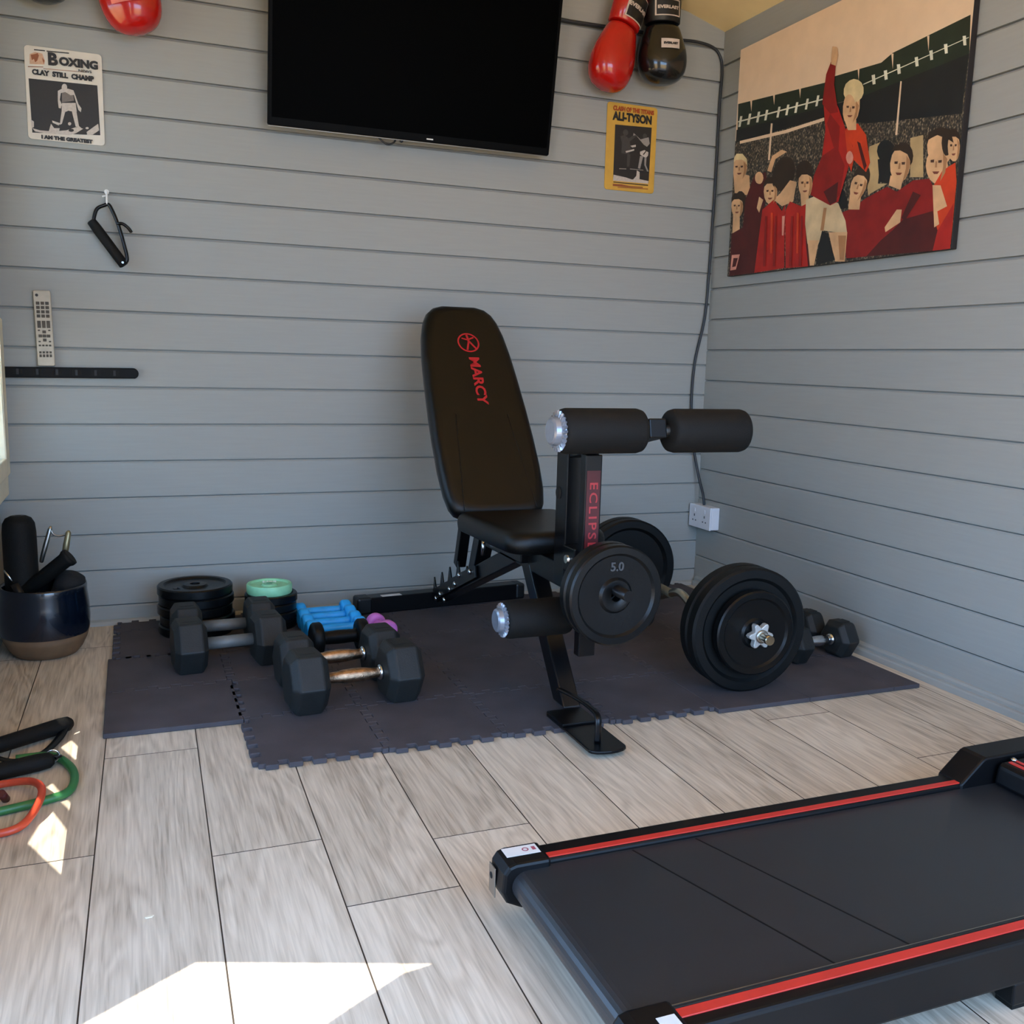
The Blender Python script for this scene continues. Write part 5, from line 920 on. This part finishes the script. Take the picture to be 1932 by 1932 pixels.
mb = MB(); A = Vector((-2.398, -0.255, 0.045)); B = Vector((-2.402, -0.245, 0.402)); mb.lathe(A, B - A, [(0, 0.035), (0.004, 0.042), (0.02, 0.0445), (0.31, 0.0445), (0.335, 0.042), (0.350, 0.034), (0.357, 0.02)], 32)
r1 = thing('foam_roller', 'short black foam roller standing upright in the blue pot', 'foam roller', A); obj('roller_body', mb, FOAM, r1)
mb = MB(); mb.lathe(A, B - A, [(0.3572, 0.018), (0.3576, 0.018), (0.3576, 0.008)], 24, cap=False); obj('end_ring', mb, PLAST, r1)
g1 = thing('hand_gripper', 'hand gripper with two silver handles sticking out of the blue pot', 'hand gripper', (-2.325, -0.235, 0.25))
mb = MB(); mb.lathe((-2.350, -0.235, 0.262), (0.030, 0.0, 0.105), [(0, 0.004), (0.004, 0.0062), (0.05, 0.0072), (0.10, 0.006), (0.109, 0.003)], 16); obj('handle', mb, STEEL, g1)
mb = MB(); mb.lathe((-2.291, -0.245, 0.262), (0.018, 0.0, 0.092), [(0, 0.004), (0.004, 0.0080), (0.05, 0.0090), (0.088, 0.0075), (0.094, 0.003)], 16); obj('handle', mb, mat('aged_brass', '#a39572', 0.4, 0.8), g1)
mb = MB(); mb.tube(smooth_path([(-2.322, -0.235, 0.365), (-2.315, -0.238, 0.345), (-2.300, -0.241, 0.338), (-2.285, -0.244, 0.342), (-2.276, -0.245, 0.35)]), 0.0028, 8); obj('spring', mb, STEEL, g1)
g2 = thing('push_up_grip', 'black foam-covered grip lying diagonally across the blue pot', 'exercise handle', (-2.33, -0.30, 0.20))
A = Vector((-2.396, -0.285, 0.185)); B = Vector((-2.268, -0.300, 0.290)); d = B - A
mb = MB(); mb.lathe(A, d, [(0, 0.016), (0.003, 0.020), (d.length - 0.02, 0.022), (d.length - 0.012, 0.026), (d.length - 0.002, 0.026), (d.length, 0.02)], 24); obj('foam_sleeve', mb, FOAM, g2)
mb = MB(); mb.lathe(A, -d, [(0, 0.009), (0.02, 0.009)], 16); obj('chrome_end', mb, CHROME, g2)
g3 = thing('skipping_rope_handle', 'black handle with thin chrome tip at the left rim of blue pot', 'exercise handle', (-2.43, -0.29, 0.19))
mb = MB(); mb.cyl((-2.380, -0.330, 0.150), (-2.412, -0.322, 0.222), 0.011, 16); obj('handle', mb, PLAST, g3)
mb = MB(); mb.cyl((-2.412, -0.322, 0.222), (-2.437, -0.316, 0.262), 0.0028, 10); obj('chrome_tip', mb, CHROME, g3)
g4 = thing('black_cloth_wrap', 'black rolled fabric hand wrap at the right side of pot', 'hand wrap', (-2.275, -0.262, 0.17))
mb = MB(); mb.lathe((-2.300, -0.262, 0.130), (0.35, -0.1, 1), [(0, 0.02), (0.004, 0.036), (0.03, 0.042), (0.085, 0.042), (0.105, 0.034), (0.112, 0.018)], 24); obj('wrap_roll', mb, mat('black_cloth', '#0d0d0e', 0.85, bump=0.5, bscale=500), g4)

# ---------------------------------------------------------------- resistance bands on the floor
GRT = mat('green_tube', '#2f6f3c', 0.4, var=0.08); RDT = mat('red_tube', '#c4472c', 0.38, var=0.08)
def grip_handle(parent, A, B):
    A, B = Vector(A), Vector(B); d = B - A; L = d.length
    mb = MB(); mb.lathe(A, d, [(0, 0.010), (0.003, 0.0155), (0.03, 0.0175), (L - 0.03, 0.0185), (L - 0.008, 0.0165), (L, 0.011)], 24); obj('foam_grip', mb, FOAM, parent)
gbt = thing('resistance_band', 'green tube resistance band with black foam handles on the floor at left', 'resistance band', (-2.30, -1.15, 0))
mb = MB(); mb.tube(smooth_path([(-2.345, -1.085, 0.014), (-2.278, -1.085, 0.012), (-2.242, -1.135, 0.009), (-2.226, -1.205, 0.009), (-2.234, -1.275, 0.009), (-2.278, -1.303, 0.009), (-2.348, -1.325, 0.009), (-2.43, -1.350, 0.009)]), 0.0085, 12); obj('tube', mb, GRT, gbt)
grip_handle(gbt, (-2.400, -1.045, 0.028), (-2.247, -0.915, 0.019))
grip_handle(gbt, (-2.415, -1.175, 0.020), (-2.270, -1.125, 0.020))
mb = MB(); mb.tube(smooth_path([(-2.255, -0.920, 0.020), (-2.27, -0.99, 0.010), (-2.30, -1.06, 0.008), (-2.35, -1.085, 0.010), (-2.40, -1.06, 0.02)]), 0.004, 8, flat=(0.010, 0.003)); mb.tube(smooth_path([(-2.27, -1.125, 0.022), (-2.262, -1.11, 0.020), (-2.275, -1.092, 0.014), (-2.33, -1.075, 0.012)]), 0.004, 8, flat=(0.010, 0.003)); obj('webbing_strap', mb, BLK, gbt)
mb = MB(); mb.tube([Vector((-2.272 + 0.013 * math.cos(a), -1.112, 0.022 + 0.013 * math.sin(a))) for a in [2 * PI * k / 16 for k in range(16)]], 0.002, 8, closed=True); obj('metal_ring', mb, CHROME, gbt)
rbt = thing('resistance_band', 'orange-red tube resistance band looped on the floor at the left edge', 'resistance band', (-2.35, -1.32, 0))
mb = MB(); mb.tube(smooth_path([(-2.40, -1.215, 0.010), (-2.355, -1.204, 0.012), (-2.306, -1.226, 0.020), (-2.280, -1.285, 0.0285), (-2.281, -1.345, 0.024), (-2.302, -1.400, 0.012), (-2.340, -1.416, 0.008), (-2.40, -1.405, 0.008), (-2.435, -1.33, 0.009), (-2.43, -1.25, 0.009), (-2.40, -1.215, 0.010)]), 0.0075, 12); obj('tube', mb, RDT, rbt)
mb = MB(); mb.cyl((-2.345, -1.262, 0.004), (-2.350, -1.282, 0.026), 0.008, 12); obj('end_plug', mb, mat('maroon_plug', '#4a1512', 0.5), rbt)

# ---------------------------------------------------------------- crumbs on the laminate
mb = MB(); mb.prism([(0, 0), (0.009, 0.001), (0.012, 0.005), (0.004, 0.006), (-0.002, 0.003)], Matrix.Translation((-2.098, -1.768, 0)), 0.0003, 0.002)
tag(rebase(obj('paper_scrap', mb, mat('pale_scrap', '#e6dcc4', 0.8)), (-2.098, -1.768, 0)), 'tiny pale scrap lying on the laminate in the open floor at left', 'scrap')
